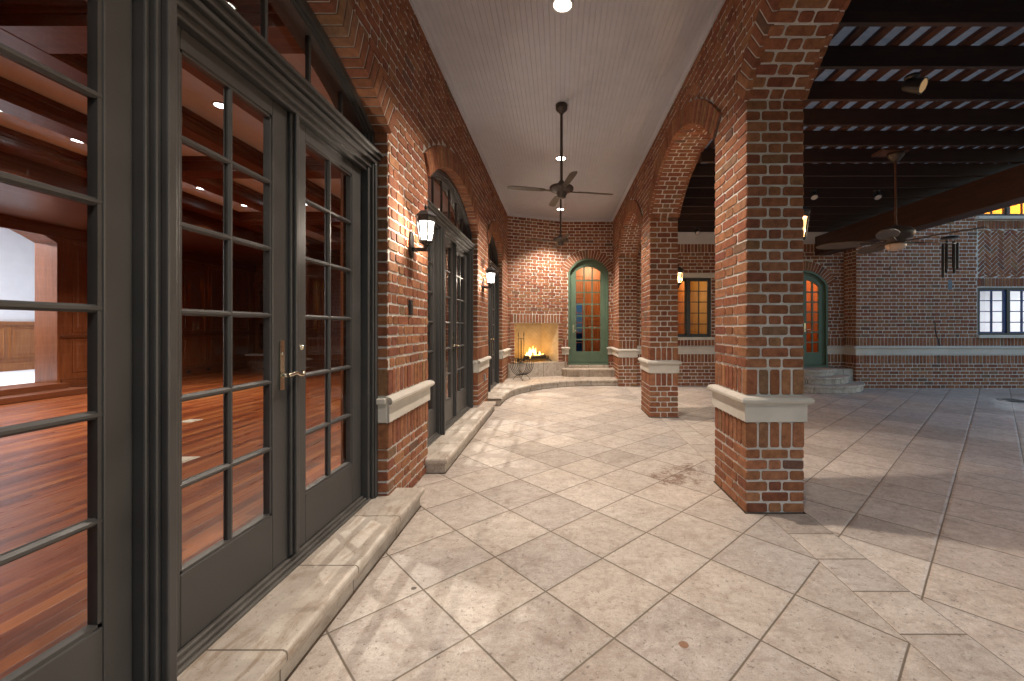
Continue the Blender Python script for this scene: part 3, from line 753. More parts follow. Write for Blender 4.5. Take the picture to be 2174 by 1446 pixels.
slab('hearth_terrace', 'raised curved stone terrace in front of the fireplace', [(-1.45, 7.46)]+curve+[(1.41, 10.98), (0.11, 10.98), (-1.28, 10.40), (-1.45, 10.40)], 0, SZ)
slab('door_step', 'rounded stone step up to the tall arched green door', [(0.10, 10.82), (0.12, 10.72), (0.17, 10.66), (0.26, 10.63), (1.412, 10.63), (1.412, 10.99), (0.10, 10.99)], SZ, 0.345)
mb = MB(); mb.box((0.24, 10.90, 0.346), (1.29, 11.1, 0.415)); tag(mb.build('door_sill', 'step', bevel=0.006), 'thin travertine sill slab under the tall green door', 'sill')

# ================================================================== PORCH CEILING
mb = MB(); pts = []; bw = 0.0505; nb = 52; bw = (XR-XL)/nb
prof = []
for i in range(nb):
    x = XL+i*bw
    prof += [(x, 0.0045), (x+0.004, 0.0), (x+bw-0.004, 0.0)]
prof.append((XR, 0.0045)); CZ = 4.22
vs = [(x, -2.5, CZ+z) for x, z in prof]+[(x, 11.0, CZ+z) for x, z in prof]; n = len(prof)
mb.add(vs, [(i, n+i, n+i+1, i+1) for i in range(n-1)])
ceil = struct(mb.build('porch_ceiling', 'ceilwhite'))
mb = MB(); mb.box((XL-0.3, -2.5, CZ+0.05), (XP, 11.3, CZ+0.25)); struct(mb.build('porch_roof', 'timber_y'))
mb = MB()
def crown(fm, u0, u1):
    pr = [(0.0, CZ-0.055), (0.012, CZ-0.055), (0.016, CZ-0.035), (0.032, CZ-0.022), (0.036, CZ-0.008), (0.044, CZ-0.006), (0.044, CZ+0.01), (0.0, CZ+0.01)]
    n = len(pr); vs = [tuple(fm(u0, z, d+0.006)) for d, z in pr]+[tuple(fm(u1, z, d+0.006)) for d, z in pr]
    mb.add(vs, [(i, (i+1) % n, n+(i+1) % n, n+i) for i in range(n)])
crown(lm, -2.5, 10.42); crown(am, -2.5, 11.0); crown(fw, 0, LW); crown(em, 0.11, XR)
struct(mb.build('crown_moulding', 'ceilwhite'))

def downlight(loc, label, power, col, r=0.075, lens='lens', blend=0.6, ang=110, aim=None):
    t = thing('recessed_light', label, 'ceiling light', loc)
    m = MB(); m.lathe([(r+0.022, 0.0), (r+0.022, -0.008), (r+0.006, -0.012), (r, -0.006), (r, 0.004)], loc, 24); m.build('trim_ring', 'white', t)
    m = MB(); m.lathe([(r, -0.004), (r*0.5, -0.006), (0.0005, -0.0065)], loc, 20); m.build('lens', lens, t)
    lamp('downlight_lamp', 'SPOT', (loc[0], loc[1], loc[2]-0.03), power, col, t, 0.05 if aim is None else 0.014, spot_size=math.radians(ang), spot_blend=blend).rotation_euler = (0, 0, 0) if aim is None else Vector(aim).to_track_quat('-Z', 'Y').to_euler()
    return t
DCOL = (1.0, 0.87, 0.74)
downlight((0.03, 3.66, CZ), 'bright recessed ceiling light nearest the top of the frame', P_DOWN, DCOL)
downlight((0.03, 6.99, CZ), 'recessed ceiling light beside the rod of the near fan', P_DOWN, DCOL)
downlight((0.03, 10.0, CZ), 'recessed ceiling light closest to the fireplace', P_DOWN*1.5, DCOL, ang=104)
downlight((0.03, 0.45, CZ), 'recessed porch ceiling light seen only as a reflection in the fanlight', P_DOWN*0.55, DCOL)
mb = MB(); mb.lathe([(0.055, 0), (0.055, -0.022), (0.035, -0.03), (0.0005, -0.03)], (-0.06, 9.4, CZ), 20); tag(mb.build('smoke_detector', 'white', loc=(-0.06, 9.4, CZ)), 'small round white disc on the ceiling behind the near fan', 'detector')

# ================================================================== CEILING FANS (porch)
def porch_fan(loc, label):
    x, y, z = 0.0, 0.0, 0.0
    t = thing('ceiling_fan', label, 'fan', loc, 'porch ceiling fans')
    X, Y, Z = loc
    m = MB(); m.lathe([(0.030, -0.115), (0.035, -0.095), (0.062, -0.08), (0.068, -0.068), (0.075, -0.06), (0.075, -0.006), (0.070, 0.0)], loc, 24); m.build('canopy', 'fanmetal', t)
    m = MB(); m.tube([(X, Y, Z-0.09), (X, Y, Z-0.99)], 0.017, 12); m.build('downrod', 'fanmetal', t)
    m = MB(); H = Z-1.07
    m.lathe([(0.0005, -0.115), (0.045, -0.112), (0.055, -0.10), (0.055, -0.075), (0.068, -0.07), (0.068, -0.045), (0.10, -0.038), (0.145, -0.018), (0.152, -0.005), (0.152, 0.022), (0.145, 0.03), (0.06, 0.055), (0.03, 0.10), (0.022, 0.11)], (X, Y, H), 32); m.build('motor_housing', 'fanmetal', t)
    for k in range(4):
        a = math.radians(12+90*k); ca, sa = math.cos(a), math.sin(a)
        def P(r, s, zz): return (X+r*ca-s*sa, Y+r*sa+s*ca, H+zz)
        m = MB(); pts = []
        for (r, wd) in ((0.21, 0.026), (0.26, 0.038), (0.45, 0.045), (0.62, 0.046), (0.67, 0.036), (0.685, 0.014)): pts.append((r, wd))
        out = [(r, -wd) for r, wd in pts]+[(r, wd) for r, wd in reversed(pts)]
        vs = [P(r, s, -0.028+s*0.16) for r, s in out]+[P(r, s, -0.022+s*0.16) for r, s in out]; n = len(out)
        m.add(vs, [tuple(range(n-1, -1, -1)), tuple(range(n, 2*n))]+[(i, (i+1) % n, n+(i+1) % n, n+i) for i in range(n)])
        b = m.build('blade', 'darkblade', t)
        m = MB(); m.hexa([P(0.10, -0.018, -0.036), P(0.27, -0.014, -0.034), P(0.27, 0.014, -0.030), P(0.10, 0.018, -0.032), P(0.10, -0.018, -0.027), P(0.27, -0.014, -0.026), P(0.27, 0.014, -0.022), P(0.10, 0.018, -0.022)])
        m.build('blade_iron', 'fanmetal', b)
    return t
fan1 = porch_fan((0.03, 5.31, CZ), 'bronze ceiling fan on a long rod nearest in the porch')
dup(fan1, (0.03, 8.4, CZ), label='smaller looking bronze fan hanging closer to the fireplace wall')

# ================================================================== LANTERNS
def lantern(loc, label, glow, power, col, bulb='bulb'):
    """wall lantern projecting along +x from the wall at loc"""
    t = thing('wall_lantern', label, 'lantern', loc, 'black wall lanterns'); X, Y, Z = loc
    m = MB()
    out = []
    for k in range(24):
        a = 2*PI*k/24; out.append((X+0.004, Y+0.047*math.cos(a)*(1.0), Z+0.115*math.copysign(abs(math.sin(a))**0.75, math.sin(a))))
    m.prism(out, (0.016, 0, 0))
    m.build('back_plate', 'iron', t, bevel=0.003)
    L = X+0.135
    m = MB(); m.box((X+0.015, Y-0.012, Z-0.055), (L+0.012, Y+0.012, Z-0.022)); m.build('arm', 'iron', t, bevel=0.003)
    m = MB(); z0 = Z-0.022
    for k in range(6):
        a = 2*PI*k/6; m.tube([(L+0.012*math.cos(a), Y+0.012*math.sin(a), z0), (L+0.018*math.cos(a), Y+0.018*math.sin(a), z0+0.02), (L+0.042*math.cos(a), Y+0.042*math.sin(a), z0+0.045)], 0.006, 6)
    m.lathe([(0.0005, z0+0.036), (0.052, z0+0.038), (0.060, z0+0.046), (0.060, z0+0.056), (0.054, z0+0.06)], (L, Y, 0), 6, smooth=False)
    zt = z0+0.215; r0, r1 = 0.050, 0.076
    for k in range(6):
        a = 2*PI*k/6
        m.tube([(L+(r0+0.003)*math.cos(a), Y+(r0+0.003)*math.sin(a), z0+0.056), (L+(r1+0.002)*math.cos(a), Y+(r1+0.002)*math.sin(a), zt)], 0.0078, 6)
    m.build('cage', 'iron', t)
    m = MB(); vs = []
    m.lathe([(r0, z0+0.058), (r1, zt)], (L, Y, 0), 6, smooth=False)
    m.f = m.f[:6]; m.mi = m.mi[:6]; m.c = m.c[:6]; m.sm = m.sm[:6]
    m.build('glass', glow, t)
    m = MB(); m.lathe([(0.070, zt-0.002), (0.086, zt), (0.088, zt+0.012), (0.082, zt+0.016), (0.086, zt+0.04), (0.098, zt+0.046), (0.098, zt+0.052), (0.074, zt+0.072), (0.052, zt+0.092), (0.018, zt+0.103), (0.010, zt+0.108), (0.010, zt+0.115), (0.016, zt+0.124), (0.012, zt+0.140), (0.0005, zt+0.162)], (L, Y, 0), 6, smooth=False); m.build('roof_cap', 'iron', t)
    m = MB(); m.lathe([(0.012, z0+0.06), (0.012, z0+0.10), (0.016, z0+0.12), (0.014, z0+0.15), (0.0005, z0+0.175)], (L, Y, 0), 12); m.build('bulb', bulb, t)
    lamp('lantern_lamp', 'POINT', (L+0.03, Y, z0+0.115), power, col, t, 0.02)
    return t
LC = (1.0, 0.85, 0.68); AC = (1.0, 0.50, 0.19)
lantern((XL+0.004, 3.59, 2.105), 'glowing black lantern on the nearest brick wall strip by the doors', 'lampglow', P_SCONCE, LC)
lantern((XL+0.004, 6.99, 2.105), 'lit black lantern on the brick between second and third glazed doors', 'lampglow', P_SCONCE, LC)
MAT['bulb2'] = mat_emit('amber_bulb', (1.0, 0.60, 0.25), 3.5)
lantern((XP+0.004, 3.46, 2.105), 'amber lantern glimpsed at the right edge of the nearest brick pier', 'amberglow', P_PIER, AC, 'bulb2')
lantern((XP+0.004, 6.95, 2.105), 'lantern on the patio side of the middle pier before the window', 'amberglow', P_PIER, AC, 'bulb2')
lantern((XP+0.004, 10.2, 2.105), 'tiny distant lantern seen between the two farther piers', 'lampglow', P_PIER*0.5, AC, 'bulb2')

# small fittings on the house wall
mb = MB(); mb.box((XL+0.004, 3.535, 1.505), (XL+0.022, 3.605, 1.635))
for i in range(7): mb.box((XL+0.022, 3.542, 1.515+i*0.0165), (XL+0.029, 3.598, 1.525+i*0.0165))
tag(mb.build('wall_vent', 'iron', loc=(XL, 3.57, 1.57), bevel=0.002), 'small dark louvred cover on the brick below the near lantern', 'vent')
ob = thing('outlet_box', 'small grey outlet cover low on the brick below the stone course', 'outlet', (XL, 7.12, 0.55))
mb = MB(); mb.box((XL+0.004, 7.085, 0.49), (XL+0.02, 7.155, 0.61)); mb.build('back_box', 'silver', ob, bevel=0.004)
mb = MB(); mb.box((XL+0.02, 7.093, 0.50), (XL+0.03, 7.147, 0.60)); mb.build('cover_flap', 'silver', ob, bevel=0.004)

# ================================================================== GLAZED DOOR SETS
def leaf(t, y0, y1, sl, sr, xg, zb=0.19, zt=2.53, g0=0.467, g1=2.45, rows=6, cols=2, name='door', mat='bronze', label=None):
    """framed leaf in the plane x=xg, between y0 and y1"""
    m = MB(); xa, xb = xg-0.022, xg+0.022
    m.box((xa, y0, zb), (xb, y0+sl, zt)); m.box((xa, y1-sr, zb), (xb, y1, zt))
    m.box((xa, y0+sl, zb), (xb, y1-sr, g0)); m.box((xa, y0+sl, g1), (xb, y1-sr, zt))
    d = m.build(name, mat, t, bevel=0.005, label=label)
    a, b = y0+sl, y1-sr
    m = MB()
    # sticking around the glass and the glazing bars
    for (p, q) in (((a, g0), (a+0.012, g1)), ((b-0.012, g0), (b, g1)), ((a, g0), (b, g0+0.012)), ((a, g1-0.012), (b, g1))):
        m.box((xg-0.016, p[0], p[1]), (xg+0.016, q[0], q[1]))
    def bar(p, q, w=0.0125):
        # chamfered glazing bar, p-q in the leaf plane
        if abs(p[0]-q[0]) < 1e-6:
            for sg in (1, -1): m.prism([(xg+sg*0.002, p[0]-w, p[1]), (xg+sg*0.009, p[0]-w, p[1]), (xg+sg*0.017, p[0]-w*0.35, p[1]), (xg+sg*0.017, p[0]+w*0.35, p[1]), (xg+sg*0.009, p[0]+w, p[1]), (xg+sg*0.002, p[0]+w, p[1])], (0, 0, q[1]-p[1]))
        else:
            for sg in (1, -1): m.prism([(xg+sg*0.002, p[0], p[1]-w), (xg+sg*0.009, p[0], p[1]-w), (xg+sg*0.018, p[0], p[1]-w*0.35), (xg+sg*0.018, p[0], p[1]+w*0.35), (xg+sg*0.009, p[0], p[1]+w), (xg+sg*0.002, p[0], p[1]+w)], (0, q[0]-p[0], 0))
    for c in range(1, cols): bar((a+(b-a)*c/cols, g0), (a+(b-a)*c/cols, g1))
    for r in range(1, rows): bar((a, g0+(g1-g0)*r/rows), (b, g0+(g1-g0)*r/rows))
    m.build('glazing_bars', mat, d)
    m = MB(); m.box((xg-0.0015, a-0.005, g0-0.005), (xg+0.0015, b+0.005, g1+0.005)); m.build('glass', 'glass', d)
    return d
def handle(d, X, y, z, sgn=1):
    m = MB(); m.prism([(X, y-0.016+0.016*0, z-0.075), (X, y+0.016, z-0.075), (X, y+0.016, z+0.172), (X, y+0.010, z+0.180), (X, y-0.010, z+0.180), (X, y-0.016, z+0.172)], (0.008, 0, 0))
    m.build('escutcheon', 'brass', d); m = MB()
    m.lathe([(0.009, 0), (0.009, 0.006), (0.0005, 0.008)], (0, 0, 0), 10); m.v[-30:] = [(X+0.005+q[2], y+q[0], z+0.11+q[1]) for q in m.v[-30:]]
    m.build('thumb_turn', 'brass', d); m = MB()
    m.lathe([(0.014, 0), (0.012, 0.012), (0.010, 0.03)], (0, 0, 0), 12); m.v[-36:] = [(X+0.006+q[2], y+q[0], z+q[1]) for q in m.v[-36:]]
    p = [(X+0.045, y-0.012*sgn, z), (X+0.05, y+0.01*sgn, z+0.003), (X+0.05, y+0.04*sgn, z+0.008), (X+0.052, y+0.065*sgn, z-0.004), (X+0.053, y+0.09*sgn, z-0.012), (X+0.052, y+0.108*sgn, z-0.002), (X+0.048, y+0.112*sgn, z+0.009), (X+0.046, y+0.100*sgn, z+0.011)]
    m.tube([(X+0.012, y, z), (X+0.05, y, z)], 0.010, 10); m.tube(p, [0.011, 0.012, 0.010, 0.009, 0.009, 0.009, 0.008, 0.006], 10)
    m.build('handle', 'brass', d)
def door_set(h, label, third=False):
    y0, y1 = h.a, h.b; W = y1-y0; k = W/2.51
    t = thing('glazed_door_set', label, 'glazed doors', (XL, (y0+y1)/2, SZ), 'glazed door sets of the house wall')
    Y = lambda u: y0+u*k
    xg = XL-0.165
    fr = MB(); xo = XL-0.075
    for (a, b) in ((0.0, 0.075), (2.40, 2.51)):
        fr.box((XL-0.25, Y(a), SZ), (xo-0.02, Y(b), 2.60))
        m0, m1 = (Y(a), Y(a)+0.05) if a == 0 else (Y(b)-0.075, Y(b))
        fr.box((xo-0.02, m0, SZ), (xo, m1, 2.60))
        mm = (m0+m1)/2
        fr.box((xo, mm-0.022, SZ), (xo+0.012, mm+0.022, 2.60))
    fr.box((XL-0.25, Y(0.0)+0.075*k, 2.53), (xo-0.03, Y(2.40), 2.62))
    fr.build('frame', 'bronze', t, bevel=0.006)
    po = MB(); po.box((XL-0.25, Y(0.782), SZ), (xo-0.03, Y(0.876), 2.56)); po.box((xo-0.03, Y(0.795), SZ), (xo-0.005, Y(0.862), 2.56)); po.box((xo-0.005, Y(0.81), SZ), (xo+0.022, Y(0.847), 2.56))
    po.build('mullion', 'bronze', t, bevel=0.006)
    tb = MB()
    for (z0, z1, xx) in ((2.56, 2.60, xo-0.012), (2.60, 2.625, xo+0.012), (2.625, 2.635, xo+0.004), (2.635, 2.665, xo+0.030), (2.665, 2.682, xo+0.050)):
        tb.box((XL-0.25, y0+0.002, z0), (xx, y1-0.002, z1))
    tb.build('transom_bar', 'bronze', t, bevel=0.006)
    sl = MB(); sl.box((XL-0.26, y0+0.002, SZ-0.02), (XL-0.128, y1-0.002, SZ+0.042)); sl.box((XL-0.128, y0+0.002, SZ-0.02), (XL-0.108, y1-0.002, SZ+0.028)); sl.box((XL-0.108, y0+0.002, SZ-0.02), (XL-0.090, y1-0.002, SZ+0.014))
    sl.build('threshold', 'sillmetal', t, bevel=0.005)
    leaf(t, Y(0.078), Y(0.780), 0.09*k, 0.09*k, xg, name='fixed_panel')
    b = leaf(t, Y(0.880), Y(1.578), 0.076*k, 0.116*k, xg, name='door')
    c = leaf(t, Y(1.582), Y(2.395), 0.150*k, 0.130*k, xg, name='door')
    handle(b, xg+0.022, Y(1.525), 1.155)
    m = MB(); m.box((xg+0.022, Y(1.578), 0.20), (xg+0.040, Y(1.64), 2.53)); m.box((xg+0.040, Y(1.594), 0.20), (xg+0.058, Y(1.625), 2.53)); m.build('astragal', 'bronze', c, bevel=0.006)
    m = MB(); m.lathe([(0.017, 0), (0.017, 0.008), (0.012, 0.02), (0.0005, 0.022)], (0, 0, 0), 14); m.v = [(xg+0.022+q[2]*1.4+0.02*0, Y(1.665)+q[0], 1.29+q[1]) for q in m.v]; m.build('deadbolt', 'brass', c)
    # fanlight under the brick arch
    fl = MB(); n = 28; zb = 2.682
    def arc(off):
        r = h.r-off; s = max(0.0, min(1.0, (h.h-off)/r)); th = math.asin(s)
        return [(h.c+r*math.sin(-th+2*th*i/n), h.cz+r*math.cos(-th+2*th*i/n)) for i in range(n+1)]
    A, B = arc(0.006), arc(0.085)
    for (P, Q, x0, x1) in ((A, B, XL-0.25, xo-0.03), (arc(0.02), arc(0.065), xo-0.03, xo-0.012), (arc(0.075), arc(0.10), xo-0.06, xo-0.045)):
        for i in range(n):
            q = [(x0, P[i][0], P[i][1]), (x0, P[i+1][0], P[i+1][1]), (x0, Q[i+1][0], Q[i+1][1]), (x0, Q[i][0], Q[i][1])]
            fl.prism(q, (x1-x0, 0, 0))
        for i in (0, -1):
            y_a, y_b = sorted((P[i][0], Q[i][0])); fl.box((x0, y_a, zb), (x1, y_b, max(P[i][1], Q[i][1])))
    f = fl.build('fanlight', 'bronze', t)
    m = MB()
    for i in range(1, 7):
        y = y0+W*i/7; zt = h.top(y)-0.08; m.box((xg-0.012, y-0.011, zb), (xg+0.012, y+0.011, zt))
    m.box((xg-0.012, y0+0.2, zb-0.004), (xg+0.012, y1-0.2, zb+0.014)); m.build('glazing_bars', 'bronze', f, bevel=0.003)
    m = MB(); G = arc(0.07); poly = [(xg-0.0015, y, z) for y, z in G]+[(xg-0.0015, G[-1][0], zb), (xg-0.0015, G[0][0], zb)]; m.prism(poly, (0.003, 0, 0)); m.build('glass', 'glass', f)
    return t
door_set(LH[0], 'large bronze framed glazed doors nearest on the left showing the cherry floor')
door_set(LH[1], 'bronze glazed doors in the middle arched opening beyond the near lantern')
door_set(LH[2], 'farthest narrow bronze glazed doors beside the fireplace')

# ================================================================== GREEN DOORS
def green_door(cx, yy, hw, zb, zs, rise, label, double=False):
    """arched door facing -y"""
    h = Hole(cx-hw, cx+hw, zs, rise)
    t = thing('green_door', label, 'door', (cx, yy, zb)); n = 20
    def arc(off, hh=h):
        r = hh.r-off; th = math.asin(min(1, (hh.h-off)/r)) if hh.rise <= hh.h else PI-math.asin(min(1, (hh.h-off)/r))
        return [(hh.c+r*math.sin(-th+2*th*i/n), hh.cz+r*math.cos(-th+2*th*i/n)) for i in range(n+1)]
    def band(m, A, B, ya, yb, z0):
        for i in range(n): m.prism([(A[i][0], ya, A[i][1]), (A[i+1][0], ya, A[i+1][1]), (B[i+1][0], ya, B[i+1][1]), (B[i][0], ya, B[i][1])], (0, yb-ya, 0))
        for i in (0, -1):
            xa, xb = sorted((A[i][0], B[i][0])); m.box((xa, ya, z0), (xb, yb, min(A[i][1], B[i][1])+0.0))
            m.prism([(A[i][0], ya, min(A[i][1], B[i][1])), (B[i][0], ya, min(A[i][1], B[i][1])), (B[i][0], ya, B[i][1]), (A[i][0], ya, A[i][1])], (0, yb-ya, 0))
    m = MB(); band(m, arc(0.004), arc(0.05), yy-0.02, yy+0.16, zb); band(m, arc(0.05), arc(0.085), yy+0.04, yy+0.16, zb); m.box((cx-hw+0.004, yy-0.03, zb), (cx+hw-0.004, yy+0.12, zb+0.045)); m.build('frame', 'green', t, bevel=0.004)
    lh = h.h-0.085; r = h.r-0.085
    doors = [(cx-lh, cx+lh)] if not double else [(cx-lh, cx-0.002), (cx+0.002, cx+lh)]
    for (xa, xb) in doors:
        m = MB(); ya, yb = yy+0.055, yy+0.10
        top = lambda x: h.cz+math.sqrt(max(1e-6, r*r-(x-cx)**2))
        sw = 0.125 if not double else 0.10; g0 = zb+0.35; ga, gb = xa+sw, xb-sw
        gt = lambda x: top(x)-0.13
        N = 14
        def col(x0, x1, z0f, z1f, nn=1):
            for i in range(nn):
                p = x0+(x1-x0)*i/nn; q = x0+(x1-x0)*(i+1)/nn
                m.prism([(p, ya, z0f(p)), (q, ya, z0f(q)), (q, ya, z1f(q)), (p, ya, z1f(p))], (0, yb-ya, 0))
        zz = lambda x: zb+0.05
        col(xa, ga, zz, top, 4); col(gb, xb, zz, top, 4); col(ga, gb, zz, lambda x: g0); col(ga, gb, gt, top, N)
        d = m.build('door_leaf', 'green', t)
        m = MB(); cols = 3 if not double else 2
        for c in range(1, cols): x = ga+(gb-ga)*c/cols; m.box((x-0.016, yy+0.058, g0), (x+0.016, yy+0.097, gt(x)))
        zt = gt(cx) if not double else gt(ga if abs(ga-cx) < abs(gb-cx) else gb)
        for rr in range(1, 7): z = g0+(zt-0.05-g0)*rr/7; m.box((ga, yy+0.060, z-0.016), (gb, yy+0.095, z+0.016))
        m.build('glazing_bars', 'green', d)
        m = MB(); P = [(ga, yy+0.076, g0), (gb, yy+0.076, g0)]+[(gb+(ga-gb)*i/N, yy+0.076, gt(gb+(ga-gb)*i/N)) for i in range(N+1)]; m.prism(P, (0, 0.003, 0)); m.build('glass', 'glass', d)
        m = MB(); hx = xa+0.06 if not double or xa >= cx else xb-0.06
        m.box((hx-0.018, yy+0.047, zb+0.84), (hx+0.018, yy+0.055, zb+1.05)); m.build('escutcheon', 'brass', d); m = MB(); m.tube([(hx, yy+0.05, zb+0.9), (hx, yy+0.01, zb+0.9), (hx+0.05, yy+0.005, zb+0.9), (hx+0.10, yy+0.01, zb+0.895)], 0.009, 8); m.build('handle', 'brass', d)
    return t
green_door(0.765, 11.0, 0.53, 0.415, 2.84, 0.37, 'tall arched green glazed door to the right of the fireplace')

# ================================================================== HEARTH OBJECTS
IN = -NW
grate = thing('fire_grate', 'black iron grate with scrolled bars inside the lit fireplace', 'grate', tuple(fw(0.80, 0.51, -0.22)))
mb = MB()
for i in range(9):
    u = 0.52+i*0.075; mb.tube([fw(u, 0.66, -0.06), fw(u, 0.60, -0.075), fw(u, 0.585, -0.14), fw(u, 0.585, -0.33), fw(u, 0.62, -0.37)], 0.008, 6)
for dd in (-0.12, -0.32): mb.tube([fw(0.42, 0.575, dd), fw(1.16, 0.575, dd)], 0.010, 6)
mb.build('bars', 'iron', grate)
for i, (u, s) in enumerate(((0.45, -1), (1.13, 1))):
    mb = MB()
    for dd in (-0.12, -0.32): mb.tube([fw(u, 0.58, dd), fw(u+s*0.06, 0.54, dd), fw(u+s*0.10, 0.508, dd)], 0.011, 6)
    mb.tube([fw(u, 0.58, -0.12), fw(u, 0.58, -0.32)], 0.010, 6); mb.build('leg', 'iron', grate)
for i, (ua, ub, z, d, r) in enumerate(((0.50, 1.06, 0.640, -0.17, 0.045), (0.56, 1.10, 0.635, -0.28, 0.042), (0.60, 0.98, 0.715, -0.23, 0.035))):
    mb = MB(); mb.tube([fw(ua+(ub-ua)*k/6, z+random.uniform(-0.006, 0.006), d+random.uniform(-0.008, 0.008)) for k in range(7)], [r*random.uniform(0.85, 1.1) for _ in range(7)], 10)
    tag(mb.build('log', 'log', loc=tuple(fw((ua+ub)/2, z, d))), ('charred log at the front of the fire grate', 'charred log at the back of the fire grate', 'thinner charred log lying on top of the fire')[i], 'log', 'burning logs')
fo = fw(0.77, 0.64, -0.22)
mb = MB()
for i in range(26):
    u = random.uniform(-0.26, 0.26); dd = random.uniform(-0.09, 0.07); hh = max(0.06, (0.34 if abs(u+0.04) < 0.10 else 0.19)*random.uniform(0.6, 1.05)*(1-abs(u)*1.2)); rr = hh*random.uniform(0.13, 0.19)
    b = fo+DW*u+IN*(-dd); ph = random.uniform(0, 6.28)
    K = 9; path = []; rad = []
    for k in range(K):
        f = k/(K-1); path.append(tuple(b+DW*(0.025*math.sin(ph+f*4.0)*f)+Vector((0, 0, -0.03+hh*f)))); rad.append(max(0.0012, rr*(1.15-f*0.2)*math.sin(PI*min(1, 0.22+f*0.78))**1.0))
    mb.tube(path, rad, 10)
fl = mb.build('fire', 'flame', loc=tuple(fo)); tag(fl, 'orange flames rising from logs in the fireplace', 'fire')
lamp('fire_lamp', 'POINT', fo+Vector((0, 0, 0.16))+NW*0.06, P_FIRE, (1.0, 0.56, 0.22), None, 0.09)

ts = thing('fireplace_tools', 'black iron fireplace tool stand with tall rods left of the fire', 'tool stand', tuple(fw(0.30, 0.5, 0.04)))
TB = fw(0.335, 0.506, 0.045)
mb = MB(); mb.lathe([(0.11, 0), (0.11, 0.008), (0.03, 0.018), (0.012, 0.024)], TB, 20); mb.tube([TB, TB+Vector((0, 0, 0.62))], 0.009, 8); mb.tube([TB+Vector((0, 0, 0.60))-DW*0.085, TB+Vector((0, 0, 0.615)), TB+Vector((0, 0, 0.60))+DW*0.085], 0.008, 8); mb.build('stand', 'iron', ts)
for i, s in enumerate((-0.075, 0.07)):
    q = TB+DW*s+NW*0.012
    mb = MB(); mb.tube([q+Vector((0, 0, 0.06)), q+Vector((0, 0, 0.70))], 0.007, 8); mb.lathe([(0.005, 0.66), (0.013, 0.68), (0.010, 0.74), (0.004, 0.78), (0.0005, 0.79)], q, 10)
    mb.box(tuple(q+Vector((-0.03, -0.005, 0.035))), tuple(q+Vector((0.03, 0.012, 0.12)))); mb.build('shovel' if i else 'brush', 'iron', ts)
mb = MB(); q = TB+DW*0.0+NW*0.03; mb.tube([q+Vector((0, 0, 0.05)), q+Vector((0, 0, 0.58))], 0.006, 6); mb.tube([q+Vector((0, 0, 0.05)), q+Vector((0.03, 0, 0.08))], 0.005, 6); mb.build('poker', 'iron', ts)

lh_ = thing('log_holder', 'empty black wire log cradle standing before the hearth', 'log holder', (-0.90, 10.06, SZ)); lh_.rotation_euler = (0, 0, math.radians(-38))
LX, LY = -0.90, 10.06
for k in range(5):
    mb = MB(); yy = LY-0.12+0.06*k; pth = []
    for i in range(21):
        a = math.radians(-172+164*i/20); pth.append((LX+0.27*math.cos(a)*(1.0), yy+0.0, SZ+0.41+0.29*math.sin(a)))
    e = [(LX-0.25, yy, SZ+0.49), (LX-0.228, yy, SZ+0.515), (LX-0.21, yy, SZ+0.495)]
    e2 = [(LX+0.21, yy, SZ+0.495), (LX+0.228, yy, SZ+0.515), (LX+0.25, yy, SZ+0.49)]
    mb.tube(list(reversed(e))+pth+list(reversed(e2)), 0.0075, 6); mb.build('hoop', 'iron', lh_)
mb = MB(); mb.box((LX-0.03, LY-0.14, SZ+0.112), (LX+0.03, LY+0.14, SZ+0.120)); mb.tube([(LX-0.262, LY-0.13, SZ+0.37), (LX-0.262, LY+0.13, SZ+0.37)], 0.005, 6); mb.tube([(LX+0.262, LY-0.13, SZ+0.37), (LX+0.262, LY+0.13, SZ+0.37)], 0.005, 6); mb.build('crossbar', 'iron', lh_)
for sx in (-1, 1):
    for sy in (-1, 1):
        mb = MB(); mb.tube([(LX+sx*0.01, LY+sy*0.11, SZ+0.115), (LX+sx*0.06, LY+sy*0.12, SZ+0.105), (LX+sx*0.11, LY+sy*0.125, SZ+0.06), (LX+sx*0.15, LY+sy*0.13, SZ+0.008), (LX+sx*0.165, LY+sy*0.13, SZ+0.006)], 0.006, 6); mb.build('leg', 'iron', lh_)

# ================================================================== PATIO: RECESSED WALL AND HOUSE WING
RY, FY, FXc = 10.0, 9.6, 6.80
zb2, zt2 = 0.765, 0.955
rmw = pmap((0, RY, 0), (1, 0, 0), (0, -1, 0))
rec = thing('patio_back_wall', 'shaded brick wall under the pergola with casement window and green door', 'wall', (4.4, RY, 0))
WN = Hole(2.52, 3.63, 2.58, 0, 1.165); GD2 = Hole(5.25, 6.41, 2.40, 0.36, 0.44, 0.215)
mb = MB(); core(mb, rmw, XP-0.01, FXc, -0.05, 4.2, 0.30, [WN, GD2])
flemish(mb, rmw, XP, FXc, 0, zb2-0.205, [GD2])
soldiers(mb, rmw, XP, FXc, zb2-0.205, zb2, [GD2]); soldiers(mb, rmw, XP, FXc, zt2, zt2+0.20, [WN, GD2])
flemish(mb, rmw, XP, FXc, zt2+0.20, 3.18, [WN, GD2]); soldiers(mb, rmw, XP, FXc, 3.18, 3.39)
for (uu, sg, zz) in ((GD2.a, 1, GD2.zs), (GD2.b, -1, GD2.zs)):
    flemish(mb, pmap((uu, RY, 0), (0, 1, 0), (sg, 0, 0)), 0, 0.12, 0.44, zz, ext=(0.003, 0))
mb.build('brickwork', ['mortar', 'brick'], rec)
mb = MB(); arch_ring(mb, rmw, GD2, 0.02, 0.12); mb.build('arch_ring', ['mortar', 'brick'], rec)
mb = MB(); stone_course(mb, rmw, XP, GD2.a, zb2, zt2, ends=(0, 1)); mb.build('stone_course', 'stone', rec)
mb = MB(); stone_course(mb, rmw, GD2.b, FXc, zb2, zt2, ends=(1, 0)); mb.build('stone_course', 'stone', rec)
